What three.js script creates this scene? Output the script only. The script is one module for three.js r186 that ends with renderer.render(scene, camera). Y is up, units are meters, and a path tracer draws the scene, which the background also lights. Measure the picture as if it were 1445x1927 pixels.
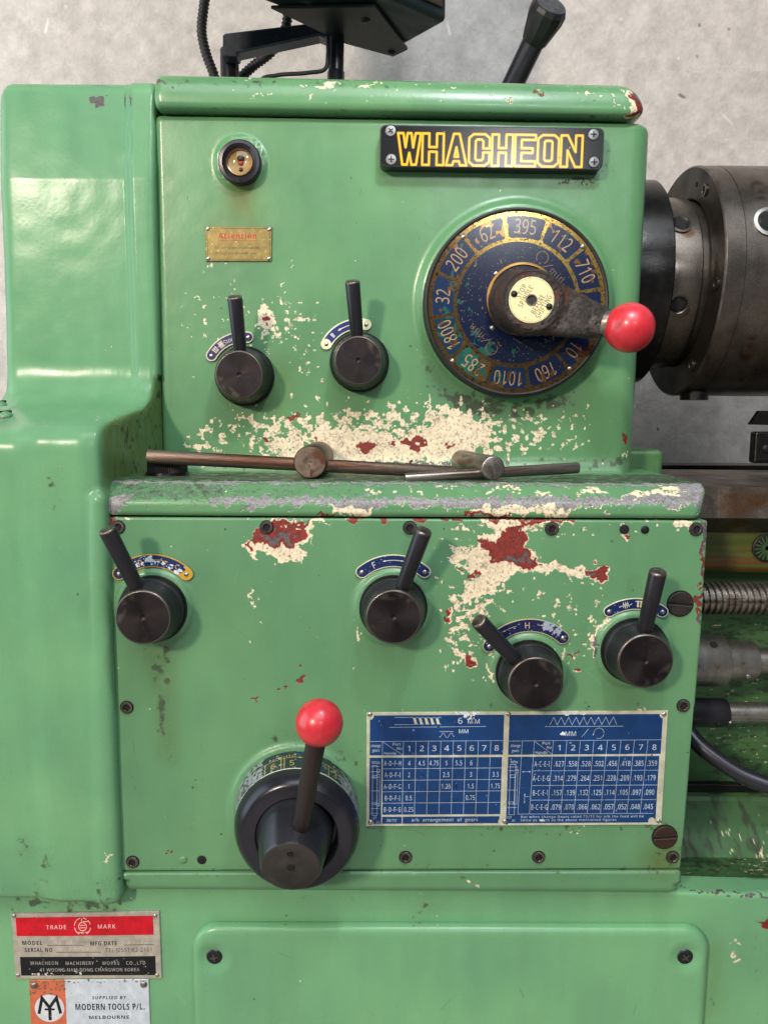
import * as THREE from 'three';
import { mergeGeometries, toCreasedNormals } from 'three/addons/utils/BufferGeometryUtils.js';
import { RoundedBoxGeometry } from 'three/addons/geometries/RoundedBoxGeometry.js';
import { RectAreaLightUniformsLib } from 'three/addons/lights/RectAreaLightUniformsLib.js';

/* ------------------------------------------------------------------ camera, light, exposure */
const FOC = 1457, CAM_Z = 0.65, PITCH = -7.5 * Math.PI / 180, ROLL = 0.006;
const scene = new THREE.Scene();
const camera = new THREE.PerspectiveCamera(2 * Math.atan(963.5 / FOC) * 180 / Math.PI, 767 / 1024, 0.02, 60);
camera.rotation.order = 'YXZ';
camera.position.set(0, 0, CAM_Z);
camera.rotation.set(PITCH, 0, ROLL);
const renderer = new THREE.WebGLRenderer({ antialias: true });
renderer.setSize(767, 1024);
renderer.toneMapping = THREE.LinearToneMapping;
renderer.toneMappingExposure = 0.95;
renderer.shadowMap.enabled = true;
RectAreaLightUniformsLib.init();
scene.background = new THREE.Color(0.135, 0.15, 0.168);     // even shop light from the roof and the open hall

function tag(o, label, category, group, kind) {
  if (label) o.userData.label = label;
  if (category) o.userData.category = category;
  if (group) o.userData.group = group;
  if (kind) o.userData.kind = kind;
  return o;
}
// A lamp: a housing, a glowing face and an area light of the same size just in front of it, aimed at a target.
function lamp(name, label, pos, target, w, h, rgb, nits, glow) {
  const g = new THREE.Group(); g.name = name; g.position.set(...pos); g.lookAt(...target); scene.add(g);
  const box = new THREE.Mesh(new RoundedBoxGeometry(w * 1.12, h * 1.12, 0.05, 2, 0.01), new THREE.MeshStandardMaterial({ color: 0x55585a, roughness: 0.6 }));
  box.name = 'lamp_housing'; box.position.z = -0.03; box.castShadow = box.receiveShadow = true; g.add(box);
  const face = new THREE.Mesh(new THREE.PlaneGeometry(w, h), new THREE.MeshStandardMaterial({ color: 0x111111, emissive: new THREE.Color(...rgb), emissiveIntensity: glow }));
  face.name = 'lamp_diffuser'; face.position.z = 0.001; g.add(face);
  const l = new THREE.RectAreaLight(new THREE.Color(...rgb), nits, w, h);
  l.name = name + '_glow'; l.position.z = 0.01; l.rotation.y = Math.PI; g.add(l);
  return tag(g, label, 'lamp');
}
const LA = [-0.483, 0.346, 0.805];
lamp('flood_lamp', 'warm flood lamp high behind the operator', [LA[0] * 4, LA[1] * 4, LA[2] * 4], [0, 0, -0.1], 0.34, 0.34, [1, 0.84, 0.66], 355, 2);
lamp('work_lamp', 'cool white work lamp above the gearbox', [0.16, 0.74, 0.45], [0.03, -0.1, -0.05], 0.08, 0.08, [0.9, 0.97, 1], 190, 2);
lamp('ceiling_lamp', 'white panel lamp hung in the hall', [0.68, 1.24, 3.6], [0, 0, -0.1], 0.26, 0.26, [0.95, 0.98, 1], 70, 2);
lamp('overhead_fill_panel', 'added wide pale fill panel high overhead, out of view', [0.1, 3.0, 2.3], [0, -0.1, -0.1], 3.0, 2.0, [0.93, 0.97, 1], 3.9, 1.2);  // unseen panel added overhead for soft fill
lamp('light_panel', 'tall cool light panel standing at the hall side', [-2.2, 0.3, 0.35], [-0.2, 0.2, 0.0], 1.7, 2.0, [0.8, 0.93, 1], 2.4, 0.9);

/* ------------------------------------------------------------------ photograph pixel -> point on the plane z */
const cP = Math.cos(PITCH), sP = Math.sin(PITCH), cR = Math.cos(ROLL), sR = Math.sin(ROLL);
function P(u, v, z = 0) {
  let x = (u - 722.5) / FOC, y = -(v - 963.5) / FOC, w = -1;
  [x, y] = [x * cR - y * sR, x * sR + y * cR];
  [y, w] = [y * cP - w * sP, y * sP + w * cP];
  const t = (z - CAM_Z) / w;
  return [x * t, y * t, z];
}
const V = (u, v, z) => new THREE.Vector3(...P(u, v, z));
const pxm = (z) => (CAM_Z - z) / FOC;                       // metres per photograph pixel near the horizon at depth z

/* ------------------------------------------------------------------ noise */
let seed = 7;
const rnd = () => { seed = (seed + 0x6d2b79f5) | 0; let t = Math.imul(seed ^ (seed >>> 15), 1 | seed); t = (t + Math.imul(t ^ (t >>> 7), 61 | t)) ^ t; return ((t ^ (t >>> 14)) >>> 0) / 4294967296; };
const HASH = new Float32Array(65536); for (let i = 0; i < 65536; i++) HASH[i] = rnd();
function noise(x, y) {
  const xi = Math.floor(x), yi = Math.floor(y); let fx = x - xi, fy = y - yi;
  fx = fx * fx * (3 - 2 * fx); fy = fy * fy * (3 - 2 * fy);
  const a = xi & 255, b = (xi + 1) & 255, c = (yi & 255) << 8, d = ((yi + 1) & 255) << 8;
  const p = HASH[a | c], q = HASH[b | c], r = HASH[a | d], s = HASH[b | d];
  return p + (q - p) * fx + (r - p + (p - q - r + s) * fx) * fy;
}
function fbm(x, y, n = 4) { let s = 0, a = 0.5, t = 0; for (let i = 0; i < n; i++) { s += a * noise(x, y); t += a; a *= 0.5; x = x * 2.03 + 17.3; y = y * 2.03 + 9.1; } return s / t; }
const clamp = (x, a = 0, b = 1) => Math.min(b, Math.max(a, x));
const sstep = (a, b, x) => { const t = clamp((x - a) / (b - a)); return t * t * (3 - 2 * t); };
const mix = (a, b, t) => a + (b - a) * t;

/* ------------------------------------------------------------------ textures */
function dataTex(W, H, f, srgb, wrap = THREE.MirroredRepeatWrapping) {
  const d = new Uint8Array(W * H * 4);
  for (let j = 0, k = 0; j < H; j++) for (let i = 0; i < W; i++, k += 4) { const c = f(i, j); d[k] = c[0]; d[k + 1] = c[1]; d[k + 2] = c[2]; d[k + 3] = 255; }
  return finish(new THREE.DataTexture(d, W, H), srgb, wrap);
}
function finish(t, srgb, wrap = THREE.ClampToEdgeWrapping) {
  t.magFilter = THREE.LinearFilter; t.minFilter = THREE.LinearMipmapLinearFilter; t.wrapS = t.wrapT = wrap;
  if (srgb) t.colorSpace = THREE.SRGBColorSpace; t.needsUpdate = true; return t;
}
function canvas(w, h) { const c = document.createElement('canvas'); c.width = Math.round(w); c.height = Math.round(h); return c; }
function canvasTex(c, srgb = true) { return finish(new THREE.CanvasTexture(c), srgb); }
function blur(a, W, H, r) {
  r = Math.max(1, Math.round(r)); const b = new Float32Array(a.length);
  for (let pass = 0; pass < 2; pass++) {
    for (let j = 0; j < H; j++) { let s = 0; const o = j * W; for (let i = -r; i <= r; i++) s += a[o + clamp(i, 0, W - 1)]; for (let i = 0; i < W; i++) { b[o + i] = s / (2 * r + 1); s += a[o + Math.min(W - 1, i + r + 1)] - a[o + Math.max(0, i - r)]; } }
    for (let i = 0; i < W; i++) { let s = 0; for (let j = -r; j <= r; j++) s += b[clamp(j, 0, H - 1) * W + i]; for (let j = 0; j < H; j++) { a[j * W + i] = s / (2 * r + 1); s += b[Math.min(H - 1, j + r + 1) * W + i] - b[Math.max(0, j - r) * W + i]; } }
  }
  return a;
}
/* Old machine paint on a rectangle of metres: green enamel over cream filler over red primer over iron. Shapes are given in photograph pixels, as polygons [u, v, u, v ...] or ellipses {e: [u, v, ru, rv]}. */
const CREAM = [224, 208, 180], RED = [116, 36, 30], IRON = [84, 80, 82];
function paint({ x0, x1, y0, y1, ppm = 2100, at, base, gloss = 0.3, peel = 0.02, spec = 1, cream = [], red = [], iron = [], specks = [], grime = [], stain = [], scuff = [], ironCol = IRON, scratches = 60, dots = 90, rag = 0.55, dirt = 0.5 }) {
  const W = Math.round((x1 - x0) * ppm), H = Math.round((y1 - y0) * ppm);
  const sx = (x) => (x - x0) * ppm, sy = (y) => (y - y0) * ppm;
  const path = (g, s) => {
    g.beginPath();
    if (s.m) { for (let i = 0; i < s.m.length; i += 2) g.lineTo(sx(s.m[i]), sy(s.m[i + 1])); g.closePath(); return; }
    if (s.e) { const [a, b] = at(s.e[0], s.e[1]), [c] = at(s.e[0] + s.e[2], s.e[1]), [, d] = at(s.e[0], s.e[1] + s.e[3]); g.ellipse(sx(a), sy(b), Math.abs(c - a) * ppm, Math.abs(d - b) * ppm, 0, 0, 7); }
    else for (let i = 0; i < s.length; i += 2) { const [a, b] = at(s[i], s[i + 1]); g.lineTo(sx(a), sy(b)); }
    g.closePath();
  };
  const field = (list, soft) => {
    if (!list.length) return null;
    const c = canvas(W, H), g = c.getContext('2d'); g.fillStyle = '#000'; g.fillRect(0, 0, W, H);
    for (const s of list) { const k = Math.round(255 * (s.k ?? 1)); g.fillStyle = `rgb(${k},${k},${k})`; path(g, s.p ?? s); g.fill(); }
    const d = g.getImageData(0, 0, W, H).data, a = new Float32Array(W * H); for (let i = 0; i < a.length; i++) a[i] = d[4 * i] / 255;
    return blur(a, W, H, soft * ppm);
  };
  const fc = field(cream, 0.0011), fr = field(red, 0.0010), fi = field(iron, 0.0012), fs = field(specks, 0.009), fg = field(grime, 0.005), ft = field(stain, 0.008), fu = field(scuff, 0.006);
  // random small damage
  const c2 = canvas(W, H), g2 = c2.getContext('2d'); g2.fillStyle = '#000'; g2.fillRect(0, 0, W, H);
  for (let i = 0; i < dots; i++) { g2.fillStyle = rnd() < 0.45 ? '#f00' : '#0f0'; g2.beginPath(); const r = (0.16 + 0.62 * rnd() ** 4) * 0.001 * ppm; g2.ellipse(rnd() * W, rnd() * H, r * (1 + rnd()), r, rnd() * 3, 0, 7); g2.fill(); }
  for (let i = 0; i < scratches; i++) { g2.strokeStyle = rnd() < 0.5 ? '#500' : '#040'; g2.lineWidth = 0.4 + 0.8 * rnd(); g2.beginPath(); const x = rnd() * W, y = rnd() * H, l = (2 + 16 * rnd() ** 2) * 0.001 * ppm, a = rnd() * 6.3; g2.moveTo(x, y); g2.lineTo(x + l * Math.cos(a), y + l * Math.sin(a)); g2.stroke(); }
  const dd = g2.getImageData(0, 0, W, H).data;
  const col = new Uint8Array(W * H * 4), rou = new Uint8Array(W * H * 4), bmp = new Uint8Array(W * H * 4);
  for (let j = 0, k = 0; j < H; j++) for (let i = 0; i < W; i++, k++) {
    const x = x0 + i / ppm, y = y0 + j / ppm;
    const n1 = fbm(x * 420 + 3, y * 420, 4) - 0.5, n2 = noise(x * 1500, y * 1500) - 0.5, big = fbm(x * 14 + 40, y * 14 + 7, 3) - 0.5;
    let r = base[0], gg = base[1], b = base[2], ro = gloss + 0.10 * (fbm(x * 60, y * 60 + 11, 3) - 0.5), h = 0.8 + peel * (fbm(x * 330 + 9, y * 330, 2) - 0.5) * 2;
    const tone = 1 + 0.13 * big + 0.035 * n2 + 0.06 * (fbm(x * 70 + 3, y * 16, 3) - 0.5);
    r *= tone * (1 + 0.05 * big); gg *= tone; b *= tone * (1 - 0.05 * big);
    if (ft && ft[k] > 0.01) { const t = clamp(ft[k] * (0.45 + 1.1 * fbm(x * 130, y * 60, 3))); r = mix(r, r * 0.92, t); gg = mix(gg, gg * 0.74, t); b = mix(b, b * 0.5, t); ro += 0.1 * t; }
    // oily dirt with a grain of its own
    const dn = fbm(x * 170 + 70, y * 170 + 31, 4), g0 = (fg ? fg[k] : 0);
    const dk = clamp((dn - (0.93 - 0.10 * dirt - 0.62 * g0)) * 7) * (0.35 + 0.45 * noise(x * 2600, y * 2600)) + 0.25 * g0 * noise(x * 900, y * 900);
    r = mix(r, 44, dk); gg = mix(gg, 46, dk); b = mix(b, 36, dk); ro += 0.25 * dk;
    const wi = clamp(Math.round(i + (fbm(x * 150 + 13, y * 150, 3) - 0.5) * 0.016 * ppm), 0, W - 1), wj = clamp(Math.round(j + (fbm(x * 150, y * 150 + 29, 3) - 0.5) * 0.016 * ppm), 0, H - 1), kw = wj * W + wi;
    const d0 = dd[4 * k] / 255, d1 = dd[4 * k + 1] / 255;
    const ragged = n1 * rag * 1.7 + 0.1 * n2;
    const sp = fs ? clamp(fs[k]) : 0, sn = fbm(x * 225 + 5, y * 240 + 77, 5);
    const isC = (fc && fc[kw] + ragged > 0.5 && fc[kw] > 0.05) || (sp > 0.03 && sn > 0.80 - 0.42 * sp) || d0 > 0.7;
    if (isC) { const t = (1 + 0.16 * n2 + 0.14 * n1) * (1 - 0.3 * clamp((fbm(x * 620, y * 620 + 3, 3) - 0.58) * 6)) * (1 - 0.08 * clamp((fbm(x * 90 + 8, y * 90, 3) - 0.5) * 4)); r = CREAM[0] * t; gg = CREAM[1] * t; b = CREAM[2] * t; ro = 0.62; h = 0.52 + 0.05 * n2; }
    const isR = (fr && fr[kw] + ragged * 1.3 > 0.52 && fr[kw] > 0.08);
    if (isR) { const t = 1 + 0.35 * n2 + 0.5 * n1; r = RED[0] * t; gg = RED[1] * t; b = RED[2] * t; ro = 0.6; h = 0.34 + 0.06 * n2; }
    if (fu && fu[k] > 0.03 && !isC && !isR) { const sn2 = 0.55 * noise(x * 1100 + y * 700, y * 420 - x * 300) + 0.45 * fbm(x * 220, y * 220, 3); if (sn2 > 0.78 - 0.34 * fu[k]) { const t = 0.55 + 0.3 * n2; r = mix(r, 84, t); gg = mix(gg, 82, t); b = mix(b, 84, t); ro = 0.45; h = 0.5; } }
    if (fi && fi[kw] + ragged * 1.2 > 0.5 && fi[kw] > 0.06) { const t = 1 + 0.5 * n2 + 0.35 * n1; r = ironCol[0] * t; gg = ironCol[1] * t; b = ironCol[2] * t; ro = 0.5; h = 0.22 + 0.08 * n2; }
    if (!isC && !isR) { if (d0 > 0.08) { r = mix(r, 215, 0.4 * d0); gg = mix(gg, 215, 0.4 * d0); b = mix(b, 190, 0.4 * d0); } if (d1 > 0.05) { const t = 0.75 * d1; r = mix(r, 32, t); gg = mix(gg, 40, t); b = mix(b, 30, t); h -= 0.15 * d1; } }
    const q = 4 * k; col[q] = clamp(r, 0, 255); col[q + 1] = clamp(gg, 0, 255); col[q + 2] = clamp(b, 0, 255); col[q + 3] = 255;
    rou[q] = rou[q + 1] = rou[q + 2] = clamp(ro * 255, 20, 250); rou[q + 3] = 255;
    bmp[q] = bmp[q + 1] = bmp[q + 2] = clamp(h * 255, 0, 255); bmp[q + 3] = 255;
  }
  const T = (d, s) => finish(new THREE.DataTexture(d, W, H), s, THREE.MirroredRepeatWrapping);
  const m = new THREE.MeshPhysicalMaterial({ map: T(col, true), roughnessMap: T(rou), roughness: 1, bumpMap: T(bmp), bumpScale: 0.0009, metalness: 0, specularIntensity: spec });
  m.userData.uv = (x, y) => [(x - x0) / (x1 - x0), (y - y0) / (y1 - y0)];
  return m;
}
// Plain worn metal or rough casting, tiled by uv; roughness and relief share one noise texture each
let roughTex, reliefTex;
function worn({ a, b, n = 288, fx = 8, fy = 8, rough = 0.4, rv = 0.2, metal = 0.8, bump = 0, rust = 0, rustCol = [92, 52, 30], grain = 0.2, seedOff = 0, phys }) {
  roughTex ??= dataTex(512, 512, (i, j) => { const v = 255 * clamp(0.72 + 0.45 * (fbm(i / 512 * 7, j / 512 * 7, 5) - 0.5) + 0.10 * (noise(i * 0.9, j * 0.9) - 0.5), 0.05, 1); return [v, v, v]; });
  reliefTex ??= dataTex(512, 512, (i, j) => { const v = 255 * (0.6 * fbm(i / 512 * 23, j / 512 * 23, 5) + 0.4 * noise(i * 0.5, j * 0.5)); return [v, v, v]; });
  const f = (i, j) => fbm(i / n * fx + seedOff, j / n * fy + seedOff * 3, 5), g = (i, j) => noise(i * 0.9 + seedOff, j * 0.9);
  const map = dataTex(n, n, (i, j) => { const t = clamp((f(i, j) - 0.5) * 2.2 + 0.5), k = 1 + grain * (g(i, j) - 0.5), ru = rust ? clamp((fbm(i / n * 7 + 31 + seedOff, j / n * 7, 5) - (0.68 - 0.3 * rust)) * 7) * 0.85 : 0; return [0, 1, 2].map((c) => clamp(mix(mix(a[c], b[c], t) * k, rustCol[c] * k, ru), 0, 255)); }, true);
  const o = { map, roughnessMap: roughTex, roughness: Math.min(1, rough / 0.72), metalness: metal, ...phys };
  if (bump) { o.bumpMap = reliefTex; o.bumpScale = bump; }
  return new THREE.MeshPhysicalMaterial(o);
}

/* ------------------------------------------------------------------ geometry helpers */
// creased normals found in millimetres (the helper joins points closer than a hundredth of a unit)
function creased(g, a) { g.scale(1e4, 1e4, 1e4); const r = toCreasedNormals(g, a); return r.scale(1e-4, 1e-4, 1e-4); }
const shade = (m) => { m.castShadow = m.receiveShadow = true; return m; };
function part(name, geo, mat, parent, label) { const m = shade(new THREE.Mesh(geo, mat)); m.name = name; parent.add(m); if (label) m.userData.label = label; return m; }
function group(name, parent, pos, label) { const g = new THREE.Group(); g.name = name; if (pos) g.position.set(...pos); parent.add(g); if (label) g.userData.label = label; return g; }
// profile [r, h] turned round +z
function turned(pts, seg = 64, crease = 0.6) { const g = new THREE.LatheGeometry(pts.map(([r, h]) => new THREE.Vector2(Math.max(r, 1e-5), h)), seg); g.rotateX(Math.PI / 2); return creased(g, crease); }
// profile [r, x] turned round +x
function turnedX(pts, seg = 96, crease = 0.6) { const g = new THREE.LatheGeometry(pts.map(([r, h]) => new THREE.Vector2(Math.max(r, 1e-5), h)), seg), uv = g.attributes.uv, p = g.attributes.position, n = Math.max(1, Math.round(2 * Math.PI * Math.max(...pts.map((q) => q[0])) / 0.14)); for (let i = 0; i < p.count; i++) uv.setXY(i, uv.getX(i) * n, (p.getY(i) + Math.hypot(p.getX(i), p.getZ(i))) / 0.14); g.rotateZ(-Math.PI / 2); return creased(g, crease); }
function along(geoZ, p0, p1) { const d = new THREE.Vector3().subVectors(p1, p0).normalize(); geoZ.applyQuaternion(new THREE.Quaternion().setFromUnitVectors(new THREE.Vector3(0, 0, 1), d)); geoZ.translate(p0.x, p0.y, p0.z); return geoZ; }
function bar(p0, p1, r0, r1 = r0, end = 0.002, seg = 32) { const L = p0.distanceTo(p1); return along(turned([[0, 0], [r0, 0], [r1, L - end], [r1 - end * 0.35, L - end * 0.3], [r1 - end, L], [0, L]], seg, 0.9), p0, p1); }
function dome(r, h = r * 0.6, seg = 16) { const p = []; for (let i = 0; i <= 6; i++) { const a = i / 6 * Math.PI / 2; p.push([r * Math.cos(a), h * Math.sin(a)]); } return turned(p, seg, 1.6); }
function tube(pts, r, seg = 60) { return new THREE.TubeGeometry(new THREE.CatmullRomCurve3(pts), seg, r, 14); }
// a flat plate with thickness whose front corners TL, TR, BR, BL are given
function plate(c, th, bev = 0.0004) {
  const pos = [], uv = [], idx = [], q = c.map((p) => new THREE.Vector3(...p)), o = new THREE.Vector3(); q.forEach((p) => o.add(p)); o.multiplyScalar(0.25);
  const ring = (k, dz) => q.map((p) => { const v = p.clone().lerp(o, k / p.distanceTo(o)); v.z += dz; return v; });
  const front = ring(bev * 1.4, 0), mid = ring(0, -bev), back = ring(0, -th), U = [[0, 1], [1, 1], [1, 0], [0, 0]];
  const quad = (a, b, cc, d, u) => { const n = pos.length / 3; for (const p of [a, b, cc, d]) pos.push(p.x, p.y, p.z); uv.push(...u.flat()); idx.push(n, n + 2, n + 1, n, n + 3, n + 2); };
  quad(...front, U);
  for (let i = 0; i < 4; i++) { const j = (i + 1) % 4; quad(front[j], front[i], mid[i], mid[j], [U[j], U[i], U[i], U[j]]); quad(mid[j], mid[i], back[i], back[j], [U[j], U[i], U[i], U[j]]); }
  const g = new THREE.BufferGeometry(); g.setAttribute('position', new THREE.Float32BufferAttribute(pos, 3)); g.setAttribute('uv', new THREE.Float32BufferAttribute(uv, 2)); g.setIndex(idx);
  const f = g.toNonIndexed(); f.computeVertexNormals(); return f;
}
function planarUV(geo, fn) { const p = geo.attributes.position, uv = new Float32Array(p.count * 2), n = geo.attributes.normal; for (let i = 0; i < p.count; i++) { const [a, b] = fn(p.getX(i), p.getY(i), p.getZ(i), n ? n.getX(i) : 0, n ? n.getY(i) : 0); uv[2 * i] = a; uv[2 * i + 1] = b; } geo.setAttribute('uv', new THREE.BufferAttribute(uv, 2)); return geo; }
function shapeOf(pts) { const s = new THREE.Shape(); pts.forEach(([x, y], i) => (i ? s.lineTo(x, y) : s.moveTo(x, y))); return s; }
function extr(shape, depth, bev = 0, seg = 3) { return new THREE.ExtrudeGeometry(shape, { depth: depth - 2 * bev, bevelEnabled: bev > 0, bevelThickness: bev, bevelSize: bev, bevelOffset: -bev, bevelSegments: seg, curveSegments: 24 }).translate(0, 0, bev); }

/* ------------------------------------------------------------------ castings: a distance field meshed by surface nets, normals from its gradient */
function casting(f, lo, hi, cell, uvOf, zf) {
  const N = [0, 1, 2].map((k) => Math.ceil((hi[k] - lo[k]) / cell) + 1), [nx, ny, nz] = N, g = new Float32Array(nx * ny * nz);
  for (let k = 0, o = 0; k < nz; k++) for (let j = 0; j < ny; j++) for (let i = 0; i < nx; i++, o++) g[o] = f(lo[0] + i * cell, lo[1] + j * cell, lo[2] + k * cell);
  const ids = new Int32Array(nx * ny * nz).fill(-1), pos = [], at = (i, j, k) => i + nx * (j + ny * k);
  for (let k = 0; k < nz - 1; k++) for (let j = 0; j < ny - 1; j++) for (let i = 0; i < nx - 1; i++) {
    let n = 0, x = 0, y = 0, z = 0, m = 0; const c = [];
    for (let q = 0; q < 8; q++) { c[q] = g[at(i + (q & 1), j + (q >> 1 & 1), k + (q >> 2))]; if (c[q] < 0) m |= 1 << q; }
    if (m === 0 || m === 255) continue;
    for (let a = 0; a < 8; a++) for (const bit of [1, 2, 4]) { const b = a | bit; if (a === b || (c[a] < 0) === (c[b] < 0)) continue; const t = c[a] / (c[a] - c[b]); x += (a & 1) + (bit === 1 ? t : 0); y += (a >> 1 & 1) + (bit === 2 ? t : 0); z += (a >> 2) + (bit === 4 ? t : 0); n++; }
    ids[at(i, j, k)] = pos.length / 3; pos.push(lo[0] + (i + x / n) * cell, lo[1] + (j + y / n) * cell, lo[2] + (k + z / n) * cell);
  }
  const idx = [];
  for (let k = 1; k < nz - 1; k++) for (let j = 1; j < ny - 1; j++) for (let i = 1; i < nx - 1; i++) {
    const a = g[at(i, j, k)] < 0;
    const face = (b, p, q, r, s) => { if (a === b || p < 0 || q < 0 || r < 0 || s < 0) return; if (a) idx.push(p, q, r, p, r, s); else idx.push(p, r, q, p, s, r); };
    face(g[at(i + 1, j, k)] < 0, ids[at(i, j - 1, k - 1)], ids[at(i, j, k - 1)], ids[at(i, j, k)], ids[at(i, j - 1, k)]);
    face(g[at(i, j + 1, k)] < 0, ids[at(i - 1, j, k - 1)], ids[at(i - 1, j, k)], ids[at(i, j, k)], ids[at(i, j, k - 1)]);
    face(g[at(i, j, k + 1)] < 0, ids[at(i - 1, j - 1, k)], ids[at(i, j - 1, k)], ids[at(i, j, k)], ids[at(i - 1, j, k)]);
  }
  const V3 = pos.length / 3, nor = new Float32Array(V3 * 3), uv = new Float32Array(V3 * 2), e = 0.0006;
  for (let v = 0; v < V3; v++) {
    let x = pos[3 * v], y = pos[3 * v + 1], z = pos[3 * v + 2], gx, gy, gz;
    for (let s = 0; s < 4; s++) {
      const d = f(x, y, z); gx = f(x + e, y, z) - f(x - e, y, z); gy = f(x, y + e, z) - f(x, y - e, z); gz = f(x, y, z + e) - f(x, y, z - e);
      const L = Math.hypot(gx, gy, gz) || 1; gx /= L; gy /= L; gz /= L; const st = clamp(d / Math.max(0.3, L / (2 * e)), -cell, cell) * (s < 3 ? 1 : 0); x -= gx * st; y -= gy * st; z -= gz * st;
    }
    pos[3 * v] = x; pos[3 * v + 1] = y; pos[3 * v + 2] = z; nor[3 * v] = gx; nor[3 * v + 1] = gy; nor[3 * v + 2] = gz;
    [uv[2 * v], uv[2 * v + 1]] = uvOf(x + (zf - z) * gx * Math.abs(gx), y + (zf - z) * gy * Math.abs(gy));
  }
  const geo = new THREE.BufferGeometry(); geo.setAttribute('position', new THREE.Float32BufferAttribute(pos, 3)); geo.setAttribute('normal', new THREE.BufferAttribute(nor, 3)); geo.setAttribute('uv', new THREE.BufferAttribute(uv, 2)); geo.setIndex(idx);
  return geo;
}
const smin = (a, b, k) => { const h = Math.max(k - Math.abs(a - b), 0) / k; return Math.min(a, b) - h * h * k * 0.25; };
const smax = (a, b, k) => -smin(-a, -b, k);
// rounded box from face distances (each negative inside)
const rbox = (a, b, c, r) => { const x = Math.max(a + r, 0), y = Math.max(b + r, 0), z = Math.max(c + r, 0); return Math.min(Math.max(a, b, c) + r, 0) + Math.hypot(x, y, z) - r; };
const lin = (x, a, fa, b, fb) => fa + (fb - fa) * (x - a) / (b - a);

/* ------------------------------------------------------------------ materials */
const ZH = -0.13, ZG = -0.125, GREEN = [90, 136, 95];
const at = (z) => (u, v) => P(u, v, z);
const M = {
  black: worn({ a: [36, 36, 42], b: [54, 53, 60], rough: 0.31, rv: 0.10, metal: 0.6, fx: 5, fy: 5, rust: 0.06, rustCol: [62, 46, 38] }),
  blackFace: worn({ a: [26, 21, 24], b: [42, 35, 38], rough: 0.48, rv: 0.12, metal: 0.6, fx: 9, fy: 3, rust: 0.12, rustCol: [72, 66, 60], phys: { anisotropy: 0.5 } }),
  edge: worn({ a: [70, 66, 64], b: [120, 112, 108], rough: 0.34, rv: 0.14, metal: 0.8, fx: 6, fy: 6, rust: 0.25 }),
  blackSmooth: worn({ a: [46, 46, 53], b: [58, 58, 66], rough: 0.26, rv: 0.1, metal: 0.6, fx: 3, fy: 3, grain: 0.1 }),
  bolt: worn({ a: [20, 20, 23], b: [44, 43, 46], rough: 0.4, metal: 0.6, fx: 3, fy: 3 }),
  hole: new THREE.MeshStandardMaterial({ color: 0x060606, roughness: 0.8 }),
  steel: worn({ a: [112, 106, 100], b: [158, 150, 144], rough: 0.34, rv: 0.16, metal: 0.85, fx: 7, fy: 14, rust: 0.18, rustCol: [88, 62, 46] }),
  chuck: worn({ a: [94, 88, 82], b: [116, 109, 102], rough: 0.32, rv: 0.12, metal: 0.9, fx: 6, fy: 10, rust: 0.1, rustCol: [74, 50, 36], grain: 0.35 }),
  brightSteel: worn({ a: [150, 148, 146], b: [186, 184, 180], rough: 0.28, metal: 0.95, fx: 5, fy: 5 }),
  rodSteel: worn({ a: [140, 136, 130], b: [170, 165, 158], rough: 0.3, rv: 0.1, metal: 0.9, fx: 3, fy: 16, rust: 0.04, grain: 0.15 }),
  keySteel: worn({ a: [88, 74, 66], b: [132, 116, 104], rough: 0.42, rv: 0.18, metal: 0.8, fx: 4, fy: 16, rust: 0.5, rustCol: [92, 58, 42], bump: 0.0003 }),
  casting: worn({ a: [50, 46, 44], b: [80, 74, 70], rough: 0.55, rv: 0.2, metal: 0.45, fx: 10, fy: 10, rust: 0.12, rustCol: [92, 46, 36], bump: 0.0012 }),
  oily: worn({ a: [22, 21, 21], b: [36, 34, 33], rough: 0.24, rv: 0.16, metal: 0.5, fx: 18, fy: 18, bump: 0.0002, grain: 0.4 }),
  bedSteel: worn({ a: [80, 73, 66], b: [108, 98, 90], rough: 0.42, metal: 0.6, fx: 16, fy: 6, rust: 0.38, rustCol: [86, 60, 42], grain: 0.3 }),
  rivet: worn({ a: [150, 146, 140], b: [196, 192, 186], rough: 0.3, metal: 0.9, fx: 2, fy: 2 }),
  redBall: worn({ a: [184, 32, 46], b: [204, 50, 62], rough: 0.36, rv: 0.12, metal: 0, fx: 5, fy: 5, grain: 0.08, rust: 0.04, rustCol: [130, 30, 38], phys: { clearcoat: 0.25, clearcoatRoughness: 0.2 } }),
  rubber: worn({ a: [20, 19, 21], b: [34, 32, 34], rough: 0.5, metal: 0, fx: 6, fy: 6 }),
};

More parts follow.
